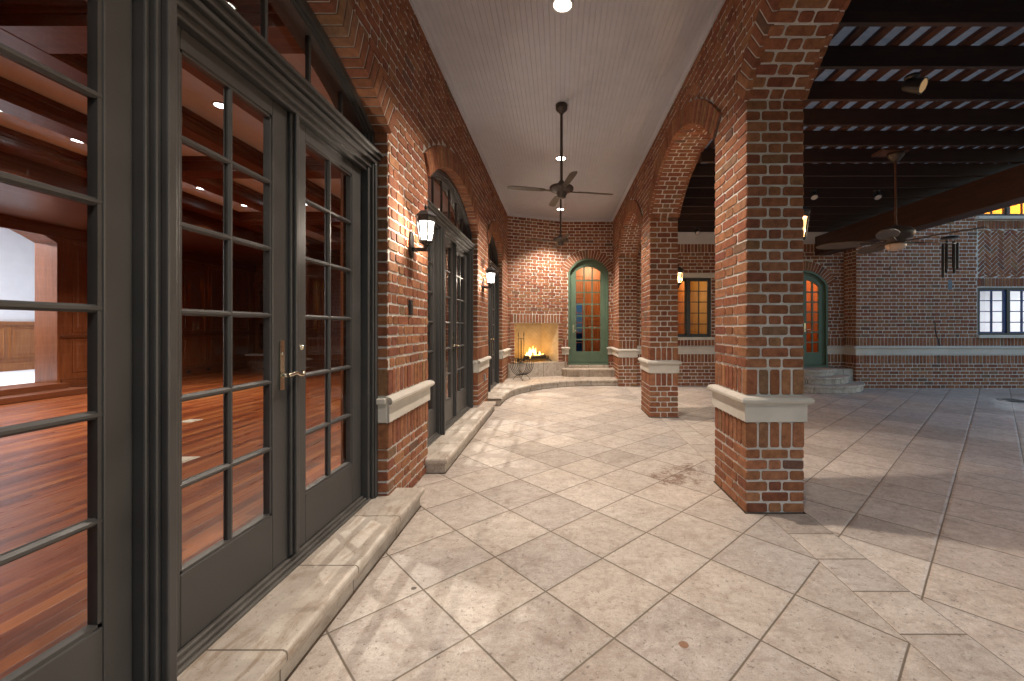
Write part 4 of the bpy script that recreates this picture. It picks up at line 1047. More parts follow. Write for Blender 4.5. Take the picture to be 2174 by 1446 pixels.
mb = MB(); mb.box((XP, RY-0.04, 3.39), (FXc, RY+0.02, 3.66)); mb.box((XP, RY-0.05, 3.60), (FXc, RY-0.04, 3.66)); mb.build('fascia_board', 'white', rec, bevel=0.004)
mb = MB(); mb.box((WN.a-0.09, RY-0.035, 2.58), (WN.b+0.09, RY+0.05, 2.69)); mb.build('lintel', 'stone', rec, bevel=0.006)

def casements(t, cx0, cx1, z0, z1, y, n=2, rows=5, cols=2, bars='winframe', sill=True):
    """casement window facing -y; part of the wall thing t"""
    m = MB(); fw_ = 0.045
    m.box((cx0, y-0.05, z0), (cx0+fw_, y+0.06, z1)); m.box((cx1-fw_, y-0.05, z0), (cx1, y+0.06, z1)); m.box((cx0+fw_, y-0.05, z0), (cx1-fw_, y+0.06, z0+fw_)); m.box((cx0+fw_, y-0.05, z1-fw_), (cx1-fw_, y+0.06, z1))
    wd = (cx1-cx0)/n
    for i in range(1, n): m.box((cx0+wd*i-0.035, y-0.055, z0+fw_), (cx0+wd*i+0.035, y+0.06, z1-fw_))
    f = m.build('window', 'winframe', t, bevel=0.004)
    m = MB(); mg = MB()
    for i in range(n):
        a = cx0+wd*i+(fw_ if i == 0 else 0.035); b = cx0+wd*(i+1)-(fw_ if i == n-1 else 0.035)
        for (p, q) in (((a, z0+fw_), (a+0.03, z1-fw_)), ((b-0.03, z0+fw_), (b, z1-fw_)), ((a, z0+fw_), (b, z0+fw_+0.03)), ((a, z1-fw_-0.03), (b, z1-fw_))):
            m.box((p[0], y-0.03, p[1]), (q[0], y+0.02, q[1]))
        for c in range(1, cols): x = a+(b-a)*c/cols; m.box((x-0.01, y-0.026, z0+fw_), (x+0.01, y+0.015, z1-fw_))
        for r in range(1, rows): z = z0+fw_+(z1-z0-2*fw_)*r/rows; m.box((a, y-0.024, z-0.01), (b, y+0.013, z+0.01))
        mg.box((a, y-0.002, z0+fw_), (b, y+0.002, z1-fw_))
    m.build('sash', bars, f); mg.build('glass', 'glass', f)
    if sill:
        m = MB(); m.box((cx0-0.05, y-0.14, z0-0.07), (cx1+0.05, y+0.05, z0-0.002)); m.build('sill', 'stone', f, bevel=0.008)
    return f
casements(rec, WN.a+0.004, WN.b-0.004, WN.zb+0.004, WN.zs-0.004, RY+0.06)
green_door(5.83, RY, 0.58, 0.45, 2.40, 0.36, 'arched green double door half hidden behind the nearest pier', True)

# round steps to the second green door
def halfdisc(r, cx, cyy, n=26): return [(cx+r*math.cos(PI+PI*i/n), cyy+r*math.sin(PI+PI*i/n)) for i in range(n+1)]
t = slab('round_steps', 'three rounded pale stone steps below the half hidden green door', halfdisc(1.18, 5.80, RY-0.005), 0, 0.16, nose=0.03)
slab('', '', halfdisc(0.90, 5.80, RY-0.008), 0.16, 0.31, nose=0.03, parent=t)
slab('', '', halfdisc(0.62, 5.80, RY-0.011), 0.31, 0.445, nose=0.03, parent=t)
mb = MB(); mb.box((6.15, RY-0.33, 0.15), (FXc-0.01, RY-0.012, 0.442)); tag(mb.build('stone_block', 'step', loc=(6.5, RY, 0.15), bevel=0.008), 'square pale stone block filling the corner by the rounded steps', 'stone block')

wing = thing('house_wing', 'tall brick house wing with herringbone panel and lit windows at right', 'building', (9, FY, 0))
fm_ = pmap((0, FY, 0), (1, 0, 0), (0, -1, 0)); XE = 13.0; WX = 9.58
W1 = Hole(WX, 12.4, 2.31, 0, 1.22); W2 = Hole(WX, 12.4, 5.2, 0, 3.93)
mb = MB(); core(mb, fm_, FXc, XE, -0.05, 6.5, 0.41, [W1, W2])
flemish(mb, fm_, FXc, XE, 0, zb2-0.205); soldiers(mb, fm_, FXc, XE, zb2-0.205, zb2); soldiers(mb, fm_, FXc, XE, zt2+0.015, zt2+0.215)
flemish(mb, fm_, FXc, WX-0.02, zt2+0.215, 6.4)
ret = pmap((FXc, FY, 0), (0, 1, 0), (-1, 0, 0))
flemish(mb, ret, 0, RY-FY, 0, zb2-0.205); soldiers(mb, ret, 0, RY-FY, zb2-0.205, zb2); soldiers(mb, ret, 0, RY-FY, zt2+0.015, zt2+0.215); flemish(mb, ret, 0, RY-FY, zt2+0.215, 3.39); flemish(mb, ret, 0, RY-FY, 3.66, 6.4)
fp2 = lambda u, v, d: fm_(u, v, d+0.004)
soldiers(mb, fp2, WX, XE, 2.33, 2.535); soldiers(mb, fp2, WX, XE, 3.645, 3.845)
# herringbone panel
bl, bwid = 0.216, 0.074; s2 = math.sqrt(0.5)
def hb(cx, cz, ang):
    ca, sa = math.cos(ang), math.sin(ang); q = []
    for (a, b) in ((-bl/2+0.006, -bwid/2+0.006), (bl/2-0.006, -bwid/2+0.006), (bl/2-0.006, bwid/2-0.006), (-bl/2+0.006, bwid/2-0.006)):
        q.append((min(max(cx+a*ca-b*sa, WX), XE), min(max(cz+a*sa+b*ca, 2.54), 3.64)))
    if max(u for u, v in q)-min(u for u, v in q) > 0.03 and max(v for u, v in q)-min(v for u, v in q) > 0.03: brick(mb, fm_, q, jit=0.0008)
step_x = bl*s2*1.0; rise_z = bwid/s2
ncol = int((XE-WX)/step_x)+2
for i in range(ncol):
    cx = WX+step_x*(i+0.5)
    ang = PI/4 if i % 2 == 0 else -PI/4
    for k in range(-2, int(1.1/rise_z)+3):
        hb(cx, 2.54+k*rise_z+(rise_z/2 if i % 2 else 0.0), ang)
mb.build('brickwork', ['mortar', 'brick'], wing)
mb = MB(); stone_course(mb, fm_, FXc+0.0, XE, zb2+0.015, zt2+0.015, ends=(1, 0))
stone_course(mb, ret, 0, RY-FY-0.03, zb2+0.015, zt2+0.015, ends=(0, 0)); mb.build('stone_course', 'stone', wing)
casements(wing, W1.a+0.004, W1.b-0.004, 1.224, 2.306, FY+0.05, n=4, rows=4, bars='blue_lit_frame')
casements(wing, W2.a+0.004, W2.b-0.004, 3.934, 5.19, FY+0.05, n=4, rows=4)
mb = MB(); mb.tube([(8.60, FY-0.012, 1.52), (8.605, FY-0.012, 1.35), (8.63, FY-0.012, 1.22), (8.72, FY-0.012, 0.98)], 0.008, 6); tag(mb.build('wall_cable', 'iron', loc=(8.6, FY, 1.3)), 'short dark cable hanging on the brick wing above the stone band', 'cable')
mb = MB(); mb.lathe([(0.22, 0.0), (0.22, 0.006), (0.20, 0.010), (0.0005, 0.010)], (8.66, 8.0, 0.0), 28)
for k in range(-4, 5): mb.box((8.66-0.16, 8.0+k*0.04-0.008, 0.010), (8.66+0.16, 8.0+k*0.04+0.008, 0.014))
tag(mb.build('drain_cover', 'iron', loc=(8.66, 8.0, 0)), 'round dark drain cover in the patio paving', 'drain cover')

# ================================================================== PERGOLA
RZ = 3.55
perg = thing('pergola', 'dark timber pergola with rafters slats and a white ribbed roof', 'pergola', (4.2, 5, 0))
mb = MB(); mb.box((6.08, -3.5, 3.11), (6.40, RY-0.02, RZ)); mb.build('girder', 'timber_y', perg, bevel=0.012)
y = 2.957-0.4975*11; i = 0
while y < RY-0.15:
    mb = MB(); mb.box((XP+0.01, y, RZ), (6.62, y+0.044, RZ+0.174)); mb.build('rafter', 'timber_x', perg, bevel=0.005); y += 0.4975
x = XP+0.10
while x < 6.6:
    mb = MB(); mb.box((x, -3.4, RZ+0.174), (x+0.068, RY-0.05, RZ+0.212)); mb.build('slat', 'redtimber', perg); x += 0.198
mb = MB(); xs = []; n = 0; xx = XP+0.01; prof = []
yy = -3.4
while yy < RY-0.05: prof.append(yy); yy += 0.022
vs = []
for k, q in enumerate(prof): 
    z = RZ+0.228+0.008*math.sin(k*PI/2)
    vs += [(XP+0.012, q, z), (6.7, q, z)]
mb.add(vs, [(2*i, 2*i+1, 2*i+3, 2*i+2) for i in range(len(prof)-1)], 0, (1, 1, 1), True); mb.build('roof_sheet', 'sheet', perg)

def spotlight(loc, label, tilt, lens, s=1.0, aim=(0.5, -0.6, -0.6)):
    t = thing('pergola_spotlight', label, 'spotlight', loc, 'spotlights under the pergola rafters'); L = Vector(loc)
    m = MB(); m.lathe([(0.05*s, 0), (0.05*s, -0.02*s), (0.015*s, -0.028*s), (0.012*s, -0.06*s)], L, 16); m.build('mount', 'iron', t)
    a = Vector(aim).normalized(); b = L+Vector((0, 0, -0.075*s))
    m = MB(); m.tube([b-a*0.06*s, b-a*0.05*s, b, b+a*0.07*s, b+a*0.075*s], [0.03*s, 0.042*s, 0.05*s, 0.058*s, 0.060*s], 16); m.build('lamp_head', 'iron', t)
    m = MB(); m.tube([b+a*0.0755*s, b+a*0.077*s], [0.048*s, 0.046*s], 16); m.build('lens', lens, t)
spotlight((3.02, 3.585, RZ), 'large black spotlight with dim amber lens near the top right', 0, 'dimlens', 1.1, (0.5, -0.75, -0.45))
spotlight((3.98, 6.56, RZ), 'small spotlight just right of the nearest pier under dark rafters', 0, 'greylens', 0.95, (-0.1, -0.5, -0.75))
spotlight((4.97, 6.56, RZ), 'small spotlight left of the patio fan rod', 0, 'greylens', 0.95, (-0.1, -0.5, -0.75))
spotlight((2.97, 9.04, RZ), 'small spotlight above the white fascia between two piers', 0, 'greylens', 0.95, (0.05, -0.55, -0.75))

# patio fan
FXx, FYy = 4.11, 5.12
pf = thing('patio_fan', 'patio ceiling fan with broad pale blades and frosted light', 'fan', (FXx, FYy, RZ))
mb = MB(); mb.box((FXx-0.22, FYy-0.10, RZ-0.03), (FXx+0.10, FYy+0.10, RZ-0.002)); mb.build('mounting_board', 'redtimber', pf)
mb = MB(); mb.lathe([(0.025, -0.13), (0.05, -0.11), (0.085, -0.06), (0.09, -0.03)], (FXx, FYy, RZ), 20); mb.build('canopy', 'fanmetal', pf)
HZ = 2.50
mb = MB(); mb.tube([(FXx, FYy, RZ-0.12), (FXx, FYy, HZ+0.1)], 0.014, 10); mb.build('downrod', 'redtimber', pf)
mb = MB(); mb.lathe([(0.0005, -0.10), (0.09, -0.10), (0.11, -0.08), (0.11, -0.055), (0.16, -0.04), (0.19, 0.0), (0.19, 0.04), (0.15, 0.085), (0.05, 0.11), (0.02, 0.13)], (FXx, FYy, HZ+0.02), 28); mb.build('motor_housing', 'fanmetal', pf)
mb = MB(); mb.lathe([(0.10, 0), (0.108, -0.012), (0.10, -0.045), (0.07, -0.07), (0.03, -0.08), (0.0005, -0.082)], (FXx, FYy, HZ-0.085), 24); mb.build('light_bowl', 'fanglass', pf)
for k in range(5):
    a = math.radians(8+72*k); ca, sa = math.cos(a), math.sin(a)
    def P(r, s, z): return (FXx+r*ca-s*sa, FYy+r*sa+s*ca, HZ+z)
    mb = MB(); pts = ((0.26, 0.04), (0.34, 0.075), (0.46, 0.10), (0.60, 0.10), (0.72, 0.085), (0.80, 0.05), (0.83, 0.015)); out = [(r, -q) for r, q in pts]+[(r, q) for r, q in reversed(pts)]
    vs = [P(r, s, -0.055+s*0.22) for r, s in out]+[P(r, s, -0.046+s*0.22) for r, s in out]; n = len(out)
    mb.add(vs, [tuple(range(n-1, -1, -1)), tuple(range(n, 2*n))]+[(i, (i+1) % n, n+(i+1) % n, n+i) for i in range(n)])
    b = mb.build('blade', 'blade', pf)
    mb = MB(); mb.hexa([P(0.10, -0.03, -0.07), P(0.36, -0.03, -0.066), P(0.36, 0.03, -0.062), P(0.10, 0.03, -0.066), P(0.10, -0.03, -0.055), P(0.36, -0.03, -0.054), P(0.36, 0.03, -0.048), P(0.10, 0.03, -0.052)]); mb.build('blade_iron', 'fanmetal', b)
mb = MB(); mb.tube([(FXx-0.10, FYy-0.04, HZ-0.06), (FXx-0.10, FYy-0.04, HZ-0.36)], 0.0025, 5); mb.tube([(FXx-0.10, FYy-0.04, HZ-0.36), (FXx-0.10, FYy-0.04, HZ-0.41)], 0.009, 8); mb.build('pull_chain', 'fanmetal', pf)

# wind chime under the girder
wc = thing('wind_chime', 'dark tubular wind chime hanging from the pergola girder', 'wind chime', (6.25, 6.7, 3.11)); WCX, WCY = 6.25, 6.7
mb = MB(); mb.tube([(WCX, WCY, 3.11), (WCX+0.005, WCY, 2.99), (WCX, WCY, 2.86)], 0.004, 6); mb.build('cord', 'iron', wc)
mb = MB(); mb.lathe([(0.0005, 2.865), (0.03, 2.862), (0.115, 2.845), (0.12, 2.835), (0.115, 2.825), (0.0005, 2.83)], (WCX, WCY, 0), 24); mb.build('top_disc', 'iron', wc)
for k in range(6):
    a = math.radians(20+60*k); px, py = WCX+0.085*math.cos(a), WCY+0.085*math.sin(a); z1 = 2.78-0.02*(k % 3); ln = 0.42+0.03*((k*2) % 5)
    mb = MB(); mb.tube([(px, py, z1), (px, py, z1-ln)], 0.019, 12); mb.tube([(px, py, z1), (px, py, 2.83)], 0.002, 4); mb.build('tube', 'iron', wc)
mb = MB(); mb.lathe([(0.045, 2.50), (0.045, 2.515), (0.0005, 2.515)], (WCX, WCY, 0), 16); mb.tube([(WCX, WCY, 2.83), (WCX, WCY, 2.17)], 0.002, 4); mb.build('clapper', 'iron', wc)
mb = MB(); mb.prism([(WCX-0.018, WCY, 2.17), (WCX+0.018, WCY, 2.17), (WCX+0.036, WCY, 2.07), (WCX+0.025, WCY, 2.0), (WCX-0.025, WCY, 2.0), (WCX-0.036, WCY, 2.07)], (0, 0.005, 0)); mb.build('wind_sail', 'sash', wc)

# ================================================================== PANELLED ROOM BEHIND THE GLAZED DOORS
X0, X1, Y0, Y1, ZF, ZC = -9.4, XL-0.30, -2.0, 12.95, 0.165, 3.72
mb = MB(); mb.box((X0-0.4, Y0, ZF-0.1), (X1+0.08, Y1, ZF)); struct(mb.build('interior_floor', 'boards'))
mb = MB(); mb.box((X0-0.3, Y0-0.2, ZC), (X1+0.02, Y1+0.2, ZC+0.2)); struct(mb.build('interior_ceiling', 'plaster'))
# coffer beams: each a boxed beam with moulded edges
def beam_y(xc, w_=0.30, zb=3.53):
    m = MB(); m.box((xc-w_/2, Y0, zb), (xc+w_/2, Y1, ZC))
    for s in (-1, 1):
        m.box((xc+s*w_/2, Y0, ZC-0.06), (xc+s*(w_/2+0.04), Y1, ZC)); m.box((xc+s*w_/2, Y0, ZC-0.10), (xc+s*(w_/2+0.018), Y1, ZC-0.06)); m.box((xc+s*w_/2, Y0, zb+0.012), (xc+s*(w_/2+0.012), Y1, zb+0.05))
    return m
for k, xc in enumerate((-2.95, -4.13, -5.35, -6.6)):
    tag(beam_y(xc).build('ceiling_beam', 'mahog_y', bevel=0.006, loc=(xc, 5, 3.42)), ('mahogany ceiling beam nearest the glazed doors inside', 'mahogany ceiling beam second from the glazed doors inside', 'mahogany ceiling beam between the two farther rows of inside lights', 'mahogany ceiling beam farthest from the glazed doors inside')[k], 'beam', 'mahogany beams of the panelled room')
for k, yc in enumerate((3.12, 5.87, 8.6, 11.6)):
    m = MB()
    for (xa, xb) in ((X1-0.0, -2.80), (-3.10, -3.98), (-4.28, -5.20), (-5.50, -6.45)):
        m.box((xb, yc-0.15, 3.534), (xa, yc+0.15, ZC))
        for s in (-1, 1): m.box((xb, yc+s*0.15, ZC-0.06), (xa, yc+s*0.19, ZC)); m.box((xb, yc+s*0.15, ZC-0.10), (xa, yc+s*0.167, ZC-0.06))
    tag(m.build('cross_beam', 'mahog_x', loc=(-4.3, yc, 3.42)), ('mahogany cross beam at the top left of the near fixed panel', 'mahogany cross beam crossing the upper panes of the near door', 'mahogany cross beam deeper inside the panelled room', 'mahogany cross beam next to the far panelled wall')[k], 'beam', 'mahogany beams of the panelled room')
mb = MB(); mb.box((X0, Y0, 3.30), (-6.78, Y1, ZC)); mb.box((-6.78, Y0, ZC-0.12), (-6.72, Y1, ZC)); struct(mb.build('lowered_ceiling', 'mahog_y'))

def panels(m, fm, u0, u1, rows, nu, st=0.09):
    """raised and fielded wall panels"""
    wd = (u1-u0)/nu
    for i in range(nu):
        for (z0, z1) in rows:
            a, b, c, d = u0+wd*i+st/2, u0+wd*(i+1)-st/2, z0, z1
            for (o, dd, o2, d2) in ((0, 0.012, 0.018, 0.016), (0.018, 0.016, 0.03, -0.004), (0.03, -0.004, 0.075, -0.004), (0.075, -0.004, 0.10, 0.010)):
                ra = [(a+o, c+o), (b-o, c+o), (b-o, d-o), (a+o, d-o)]; rb = [(a+o2, c+o2), (b-o2, c+o2), (b-o2, d-o2), (a+o2, d-o2)]
                vs = [tuple(fm(u, v, dd)) for u, v in ra]+[tuple(fm(u, v, d2)) for u, v in rb]
                m.add(vs, [(k, (k+1) % 4, 4+(k+1) % 4, 4+k) for k in range(4)])
            m.add([tuple(fm(u, v, 0.010)) for u, v in ((a+0.10, c+0.10), (b-0.10, c+0.10), (b-0.10, d-0.10), (a+0.10, d-0.10))], [(0, 1, 2, 3)])
            m.add([tuple(fm(u, v, dd)) for u, v in ((a, c), (b, c), (b, d), (a, d)) for dd in (-0.005, 0.012)], [(0, 1, 3, 2), (2, 3, 5, 4), (4, 5, 7, 6), (6, 7, 1, 0)])
PR = [(ZF+0.36, 1.16), (1.30, 3.02)]
iw = pmap((X0, 0, 0), (0, 1, 0), (1, 0, 0))
IA = Hole(4.6, 7.85, 2.98, 0.42)
pw = thing('panelled_side_wall', 'mahogany panelled inner wall with an arched opening into a white room', 'wall', (X0, 7, ZF))
mb = MB(); core(mb, iw, Y0, Y1, ZF-0.1, 3.4, 0.42, [IA]); panels(mb, iw, 8.05, 12.75, PR, 6); panels(mb, iw, 0.5, 4.4, PR, 5)
mb.build('panelling', 'mahog_z', pw)
mb = MB(); mb.box((X0, 7.9, ZF), (X0+0.03, Y1, ZF+0.22)); mb.box((X0, 7.9, ZF+0.22), (X0+0.02, Y1, ZF+0.26)); mb.box((X0, 7.9, 1.19), (X0+0.03, Y1, 1.25)); mb.box((X0, Y0, 3.08), (X0+0.05, Y1, 3.3)); mb.box((X0, Y0, ZF), (X0+0.03, 4.55, ZF+0.22)); mb.build('skirting', 'mahog_y', pw, bevel=0.006)
mb = MB()
for (zz, yy) in ((0.24, 10.55), (0.245, 11.15)): mb.box((X0+0.03, yy, zz), (X0+0.036, yy+0.11, zz+0.075))
mb.build('wall_socket', 'iron', pw)
mb = MB(); mb.box((X0, 4.4, ZF), (X0+0.55, 7.95, ZF+0.10)); mb.box((X0-0.42, 4.6, ZF), (X0+0.22, 7.85, ZF+0.20)); tag(mb.build('platform', 'mahog_y', bevel=0.01, loc=(X0, 6.2, ZF)), 'dark mahogany platform steps under the inner arch', 'platform')

fi = pmap((0, Y1, 0), (1, 0, 0), (0, -1, 0))
fwall = thing('panelled_far_wall', 'dark mahogany panelled wall at the far end of the inside room', 'wall', (-5, Y1, ZF))
mb = MB(); mb.box((X0, Y1, ZF-0.1), (X1+0.3, Y1+0.15, ZC)); panels(mb, fi, -8.15, X1-0.05, PR, 8); mb.build('panelling', 'mahog_z', fwall)
mb = MB(); mb.box((-8.2, Y1-0.03, ZF), (X1, Y1, ZF+0.24)); mb.box((-8.2, Y1-0.03, 1.19), (X1, Y1, 1.25)); mb.build('skirting', 'mahog_x', fwall)
sh = thing('louvred_shutter', 'arched mahogany window niche with louvred shutters above a seat', 'shutter', (-8.75, Y1, ZF))
mb = MB()
for (a, b) in ((-9.30, -9.20), (-8.78, -8.70), (-8.28, -8.18)): mb.box((a, Y1-0.10, 0.62), (b, Y1-0.005, 2.62))
for (a, b) in ((0.62, 0.72), (1.50, 1.66), (2.52, 2.62)): mb.box((-9.20, Y1-0.098, a), (-8.78, Y1-0.006, b)); mb.box((-8.70, Y1-0.098, a), (-8.28, Y1-0.006, b))
mb.build('frame', 'mahog_z', sh, bevel=0.004)
mb = MB()
for (xa, xb) in ((-9.20, -8.78), (-8.70, -8.28)):
    for (z0, z1) in ((0.73, 1.49), (1.67, 2.51)):
        z = z0
        while z < z1: mb.hexa([(xa, Y1-0.085, z), (xb, Y1-0.085, z), (xb, Y1-0.03, z+0.035), (xa, Y1-0.03, z+0.035), (xa, Y1-0.085, z+0.008), (xb, Y1-0.085, z+0.008), (xb, Y1-0.03, z+0.043), (xa, Y1-0.03, z+0.043)]); z += 0.048
mb.build('louvres', 'mahog_x', sh)
SH = Hole(-9.30, -8.18, 2.62, 0.40, ring=0.10); mb = MB()
for i in range(20):
    def pt(an, rr, d): return fi(SH.c+rr*math.sin(an), SH.cz+rr*math.cos(an), d)
    a0 = -SH.th+2*SH.th*i/20; a1 = -SH.th+2*SH.th*(i+1)/20
    mb.hexa([pt(a0, SH.r-0.03, 0.005), pt(a1, SH.r-0.03, 0.005), pt(a1, SH.r+0.09, 0.005), pt(a0, SH.r+0.09, 0.005), pt(a0, SH.r-0.03, 0.14), pt(a1, SH.r-0.03, 0.14), pt(a1, SH.r+0.09, 0.14), pt(a0, SH.r+0.09, 0.14)])
mb.build('arch_trim', 'mahog_z', sh)
mb = MB(); mb.box((-9.38, Y1-0.42, ZF), (-8.1, Y1-0.105, 0.55)); mb.build('seat_base', 'mahog_z', sh)
mb = MB(); mb.box((-9.38, Y1-0.44, 0.55), (-8.08, Y1-0.102, 0.60)); mb.build('seat_top', 'whitewall', sh)

mb = MB(); mb.box((X0-0.4, Y0-0.15, ZF-0.1), (X1+0.3, Y0, ZC)); struct(mb.build('interior_back_wall', 'mahog_z'))
# inner lining of the house wall, seen edge-on through the panes
mb = MB()
for a, b in piers[1:]: mb.box((X1-0.02, a-0.06, ZF), (X1, b+0.06 if b < 10 else Y1, 2.9))
mb.box((X1-0.02, 9.48, ZF), (X1, Y1, ZC)); mb.box((X1-0.02, Y0, 3.36), (X1, 9.48, ZC))
tag(mb.build('door_wall_lining', 'mahog_z', loc=(X1, 6, ZF)), 'mahogany lining on the inner side of the glazed door wall', 'panelling')
# white room beyond the inner arch
mb = MB(); mb.box((-13.0, 2.0, ZF+0.19), (X0-0.42, 11.0, ZF+0.205)); struct(mb.build('white_room_floor', 'whitewall'))
mb = MB(); mb.box((-13.1, 2.0, ZF), (-13.0, 11.0, 3.9)); mb.box((-13.0, 11.0, ZF), (X0-0.42, 11.1, 3.9)); mb.box((-13.0, 1.9, ZF), (X0-0.42, 2.0, 3.9)); mb.box((-13.0, 2.0, 3.9), (X0-0.42, 11.0, 4.0)); struct(mb.build('white_room_walls', 'whitewall'))
wm = pmap((-13.0, 0, 0), (0, 1, 0), (1, 0, 0)); mb = MB()
mb.box((-13.0, 2.0, 0.5), (-12.97, 11.0, 1.46)); mb.box((-13.0, 2.0, 1.46), (-12.93, 11.0, 1.54)); mb.box((-13.0, 2.0, 0.37), (-12.9, 11.0, 0.56)); panels(mb, lambda u, v, d: wm(u, v, d+0.03), 2.2, 10.8, [(0.66, 1.40)], 9)
tag(mb.build('wainscot', 'honey', loc=(-13, 6, 0.4)), 'honey coloured wainscot in the white room beyond the inner arch', 'wainscot')
lamp('white_room_lamp', 'AREA', (-11.2, 6.6, 3.85), 75, (0.88, 0.94, 1.0), None, size=2.0)

IL = [(-3.53, 4.38), (-3.53, 6.24), (-4.74, 5.18), (-4.74, 6.24), (-4.74, 7.87), (-5.96, 4.43), (-5.96, 5.2), (-5.96, 6.98), (-5.96, 7.96), (-3.53, 1.6), (-4.74, 1.6), (-3.53, 9.6), (-2.32, 3.38), (-2.32, 6.35), (-2.32, 9.1)]
ILab = ['inside ceiling light in the top left pane of the near door', 'inside ceiling light at the upper panes of the right near door', 'inside ceiling light beside the left edge of the near door glass', 'inside ceiling light in the second right pane of the near door', 'inside ceiling light behind the second row of the right near door', 'inside ceiling light cut by the left edge of the photo', 'inside ceiling light in the second pane of the near fixed panel', 'inside ceiling light low in the second left pane of the near door', 'inside ceiling light in front of the far panelling', 'inside ceiling light close to the near fixed panel', 'inside ceiling light above the near end of the cherry floor', 'inside ceiling light behind the middle glazed doors', 'inside ceiling light just behind the nearest glazed doors', 'inside ceiling light just behind the middle glazed doors', 'inside ceiling light just behind the farthest glazed doors']
IC = (1.0, 0.86, 0.70)
for (p, lb) in zip(IL, ILab):      # the row along the doors is turned towards the glass
    if p[0] > -3: downlight((p[0], p[1], ZC), lb, P_GIMBAL*0.8, (1.0, 0.93, 0.84), 0.06, 'coolens', 0.3, 29, (1.30, -0.60, -3.4))
    elif p[0] > -4 and p[1] > 4: downlight((p[0], p[1], ZC), lb, P_GIMBAL, (1.0, 0.93, 0.84), 0.06, 'coolens', 0.3, 25, (2.15, -0.62, -3.35))
    elif p[0] < -5.5: downlight((p[0], p[1], ZC), lb, P_ROOM*1.25, IC, 0.06, 'coolens', 0.8, 92, (-1.25, 0.1, -3.0))
    else: downlight((p[0], p[1], ZC), lb, P_ROOM, IC, 0.06, 'coolens', 0.5, 145)
for (px, py, lb) in ((-4.85, 5.52, 'pale metal outlet plate in the cherry floor, farther one'), (-3.5, 3.9, 'pale metal outlet plate in the cherry floor, nearer one')):
    m = MB(); m.box((px-0.09, py-0.09, ZF), (px+0.09, py+0.09, ZF+0.006)); m.box((px-0.06, py-0.06, ZF+0.006), (px+0.06, py+0.06, ZF+0.009)); tag(m.build('floor_outlet', 'floorplate', loc=(px, py, ZF), bevel=0.002), lb, 'outlet')

# ================================================================== LIT ROOMS BEHIND THE OTHER OPENINGS
def room(name, x0, x1, y0, y1, z0, z1, mat, back_window=None, floor='boards', backmat=None):
    m = MB(); t = 0.06
    m.box((x0-t, y0, z0), (x0, y1, z1)); m.box((x1, y0, z0), (x1+t, y1, z1)); m.box((x0-t, y0, z1), (x1+t, y1, z1+t))
    if back_window:
        a, b, c, d = back_window
        m.box((x0, y1, z0), (a, y1+t, z1)); m.box((b, y1, z0), (x1, y1+t, z1)); m.box((a, y1, z0), (b, y1+t, c)); m.box((a, y1, d), (b, y1+t, z1))
        for i in range(1, 3): xx = a+(b-a)*i/3; m.box((xx-0.012, y1+0.01, c), (xx+0.012, y1+0.04, d))
        for i in range(1, 5): zz = c+(d-c)*i/5; m.box((a, y1+0.01, zz-0.012), (b, y1+0.04, zz+0.012))
    else: m.box((x0, y1, z0), (x1, y1+t, z1))
    struct(m.build(name+'_walls', mat)); m = MB(); m.box((x0, y0-0.1, z0-t), (x1, y1, z0)); struct(m.build(name+'_floor', floor))
room('cherry_room', 0.05, 1.75, 11.31, 13.0, 0.42, 3.6, 'honey', (0.12, 0.72, 0.62, 2.15))
pm = pmap((0, 13.0, 0), (1, 0, 0), (0, -1, 0)); mb = MB(); panels(mb, pm, 0.80, 1.74, [(0.6, 1.5), (1.6, 2.9)], 2, 0.06); panels(mb, pm, 0.06, 0.78, [(2.3, 3.0)], 1, 0.06); tag(mb.build('wood_panelling', 'honey', loc=(0.9, 13, 0.42)), 'honey wood panelling glimpsed through the tall green door', 'panelling')
mb = MB(); mb.box((0.12, 13.02, 0.62), (0.72, 13.025, 2.15)); tag(mb.build('window_pane', 'dusk_glass', loc=(0.42, 13.02, 0.62)), 'window pane tinted to the blue of the dusk sky, glimpsed through the left side of the tall green door', 'window')
lamp('cherry_room_lamp', 'POINT', (0.95, 12.0, 3.3), P_COZY, (1.0, 0.72, 0.42), None, 0.15)
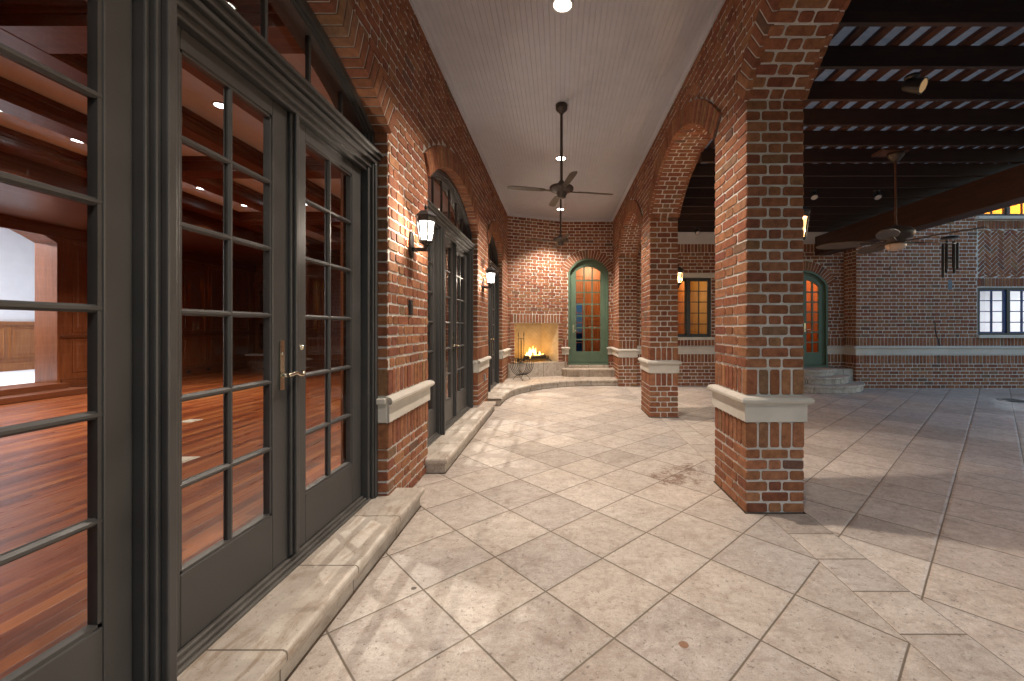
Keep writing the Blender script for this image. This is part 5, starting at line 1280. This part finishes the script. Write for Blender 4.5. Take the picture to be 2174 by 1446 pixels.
room('side_room', 2.0, 4.3, 10.31, 12.2, 0.3, 3.3, 'maple')
mb = MB(); mb.box((3.25, 12.13, 0.3), (3.42, 12.19, 3.2)); mb.box((3.42, 11.6, 0.3), (3.50, 12.19, 3.2)); mb.box((2.6, 12.12, 0.3), (2.66, 12.19, 3.2)); tag(mb.build('door_casing', 'honey', loc=(3.2, 12.1, 0.3)), 'honey wood door casing inside the golden casement window', 'casing')
lamp('side_room_lamp', 'POINT', (3.1, 11.2, 3.0), P_COZY*0.9, (1.0, 0.74, 0.40), None, 0.15)
room('hall', 4.9, 6.75, 10.31, 12.0, 0.45, 3.2, 'honey'); mb = MB(); panels(mb, pmap((0, 12.0, 0), (1, 0, 0), (0, -1, 0)), 4.95, 6.7, [(0.6, 1.4), (1.5, 2.8)], 4, 0.06); tag(mb.build('wood_panelling', 'honey', loc=(5.8, 12, 0.45)), 'orange lit wood panelling behind the half hidden green door', 'panelling')
lamp('hall_lamp', 'POINT', (5.9, 11.2, 3.0), P_COZY*0.9, (1.0, 0.52, 0.20), None, 0.15)
room('bright_room', 9.2, 12.8, 10.02, 12.6, 0.3, 2.9, 'whitewall')
lamp('bright_room_lamp', 'AREA', (11.0, 11.3, 2.8), 20, (0.86, 0.93, 1.0), None, size=1.6)
mb = MB(); mb.box((9.9, 12.3, 0.3), (10.02, 12.55, 2.2)); mb.box((9.4, 12.3, 2.12), (9.9, 12.5, 2.2)); tag(mb.build('door_casing', 'maple', loc=(9.9, 12.4, 0.3)), 'pale wood door casing inside the white lit window room', 'casing')
room('upper_room', 9.2, 12.8, 10.02, 12.2, 3.6, 5.6, 'maple')
lamp('upper_room_lamp', 'POINT', (10.8, 10.9, 5.2), 110, (1.0, 0.70, 0.30), None, 0.2)
mb = MB(); z = 3.98
while z < 5.2: mb.box((9.62, 9.735, z), (12.36, 9.738, z+0.034)); z += 0.05
tag(mb.build('window_blind', 'blind', loc=(11, 9.73, 4)), 'golden slatted blind behind the upper window of the brick wing', 'blind')
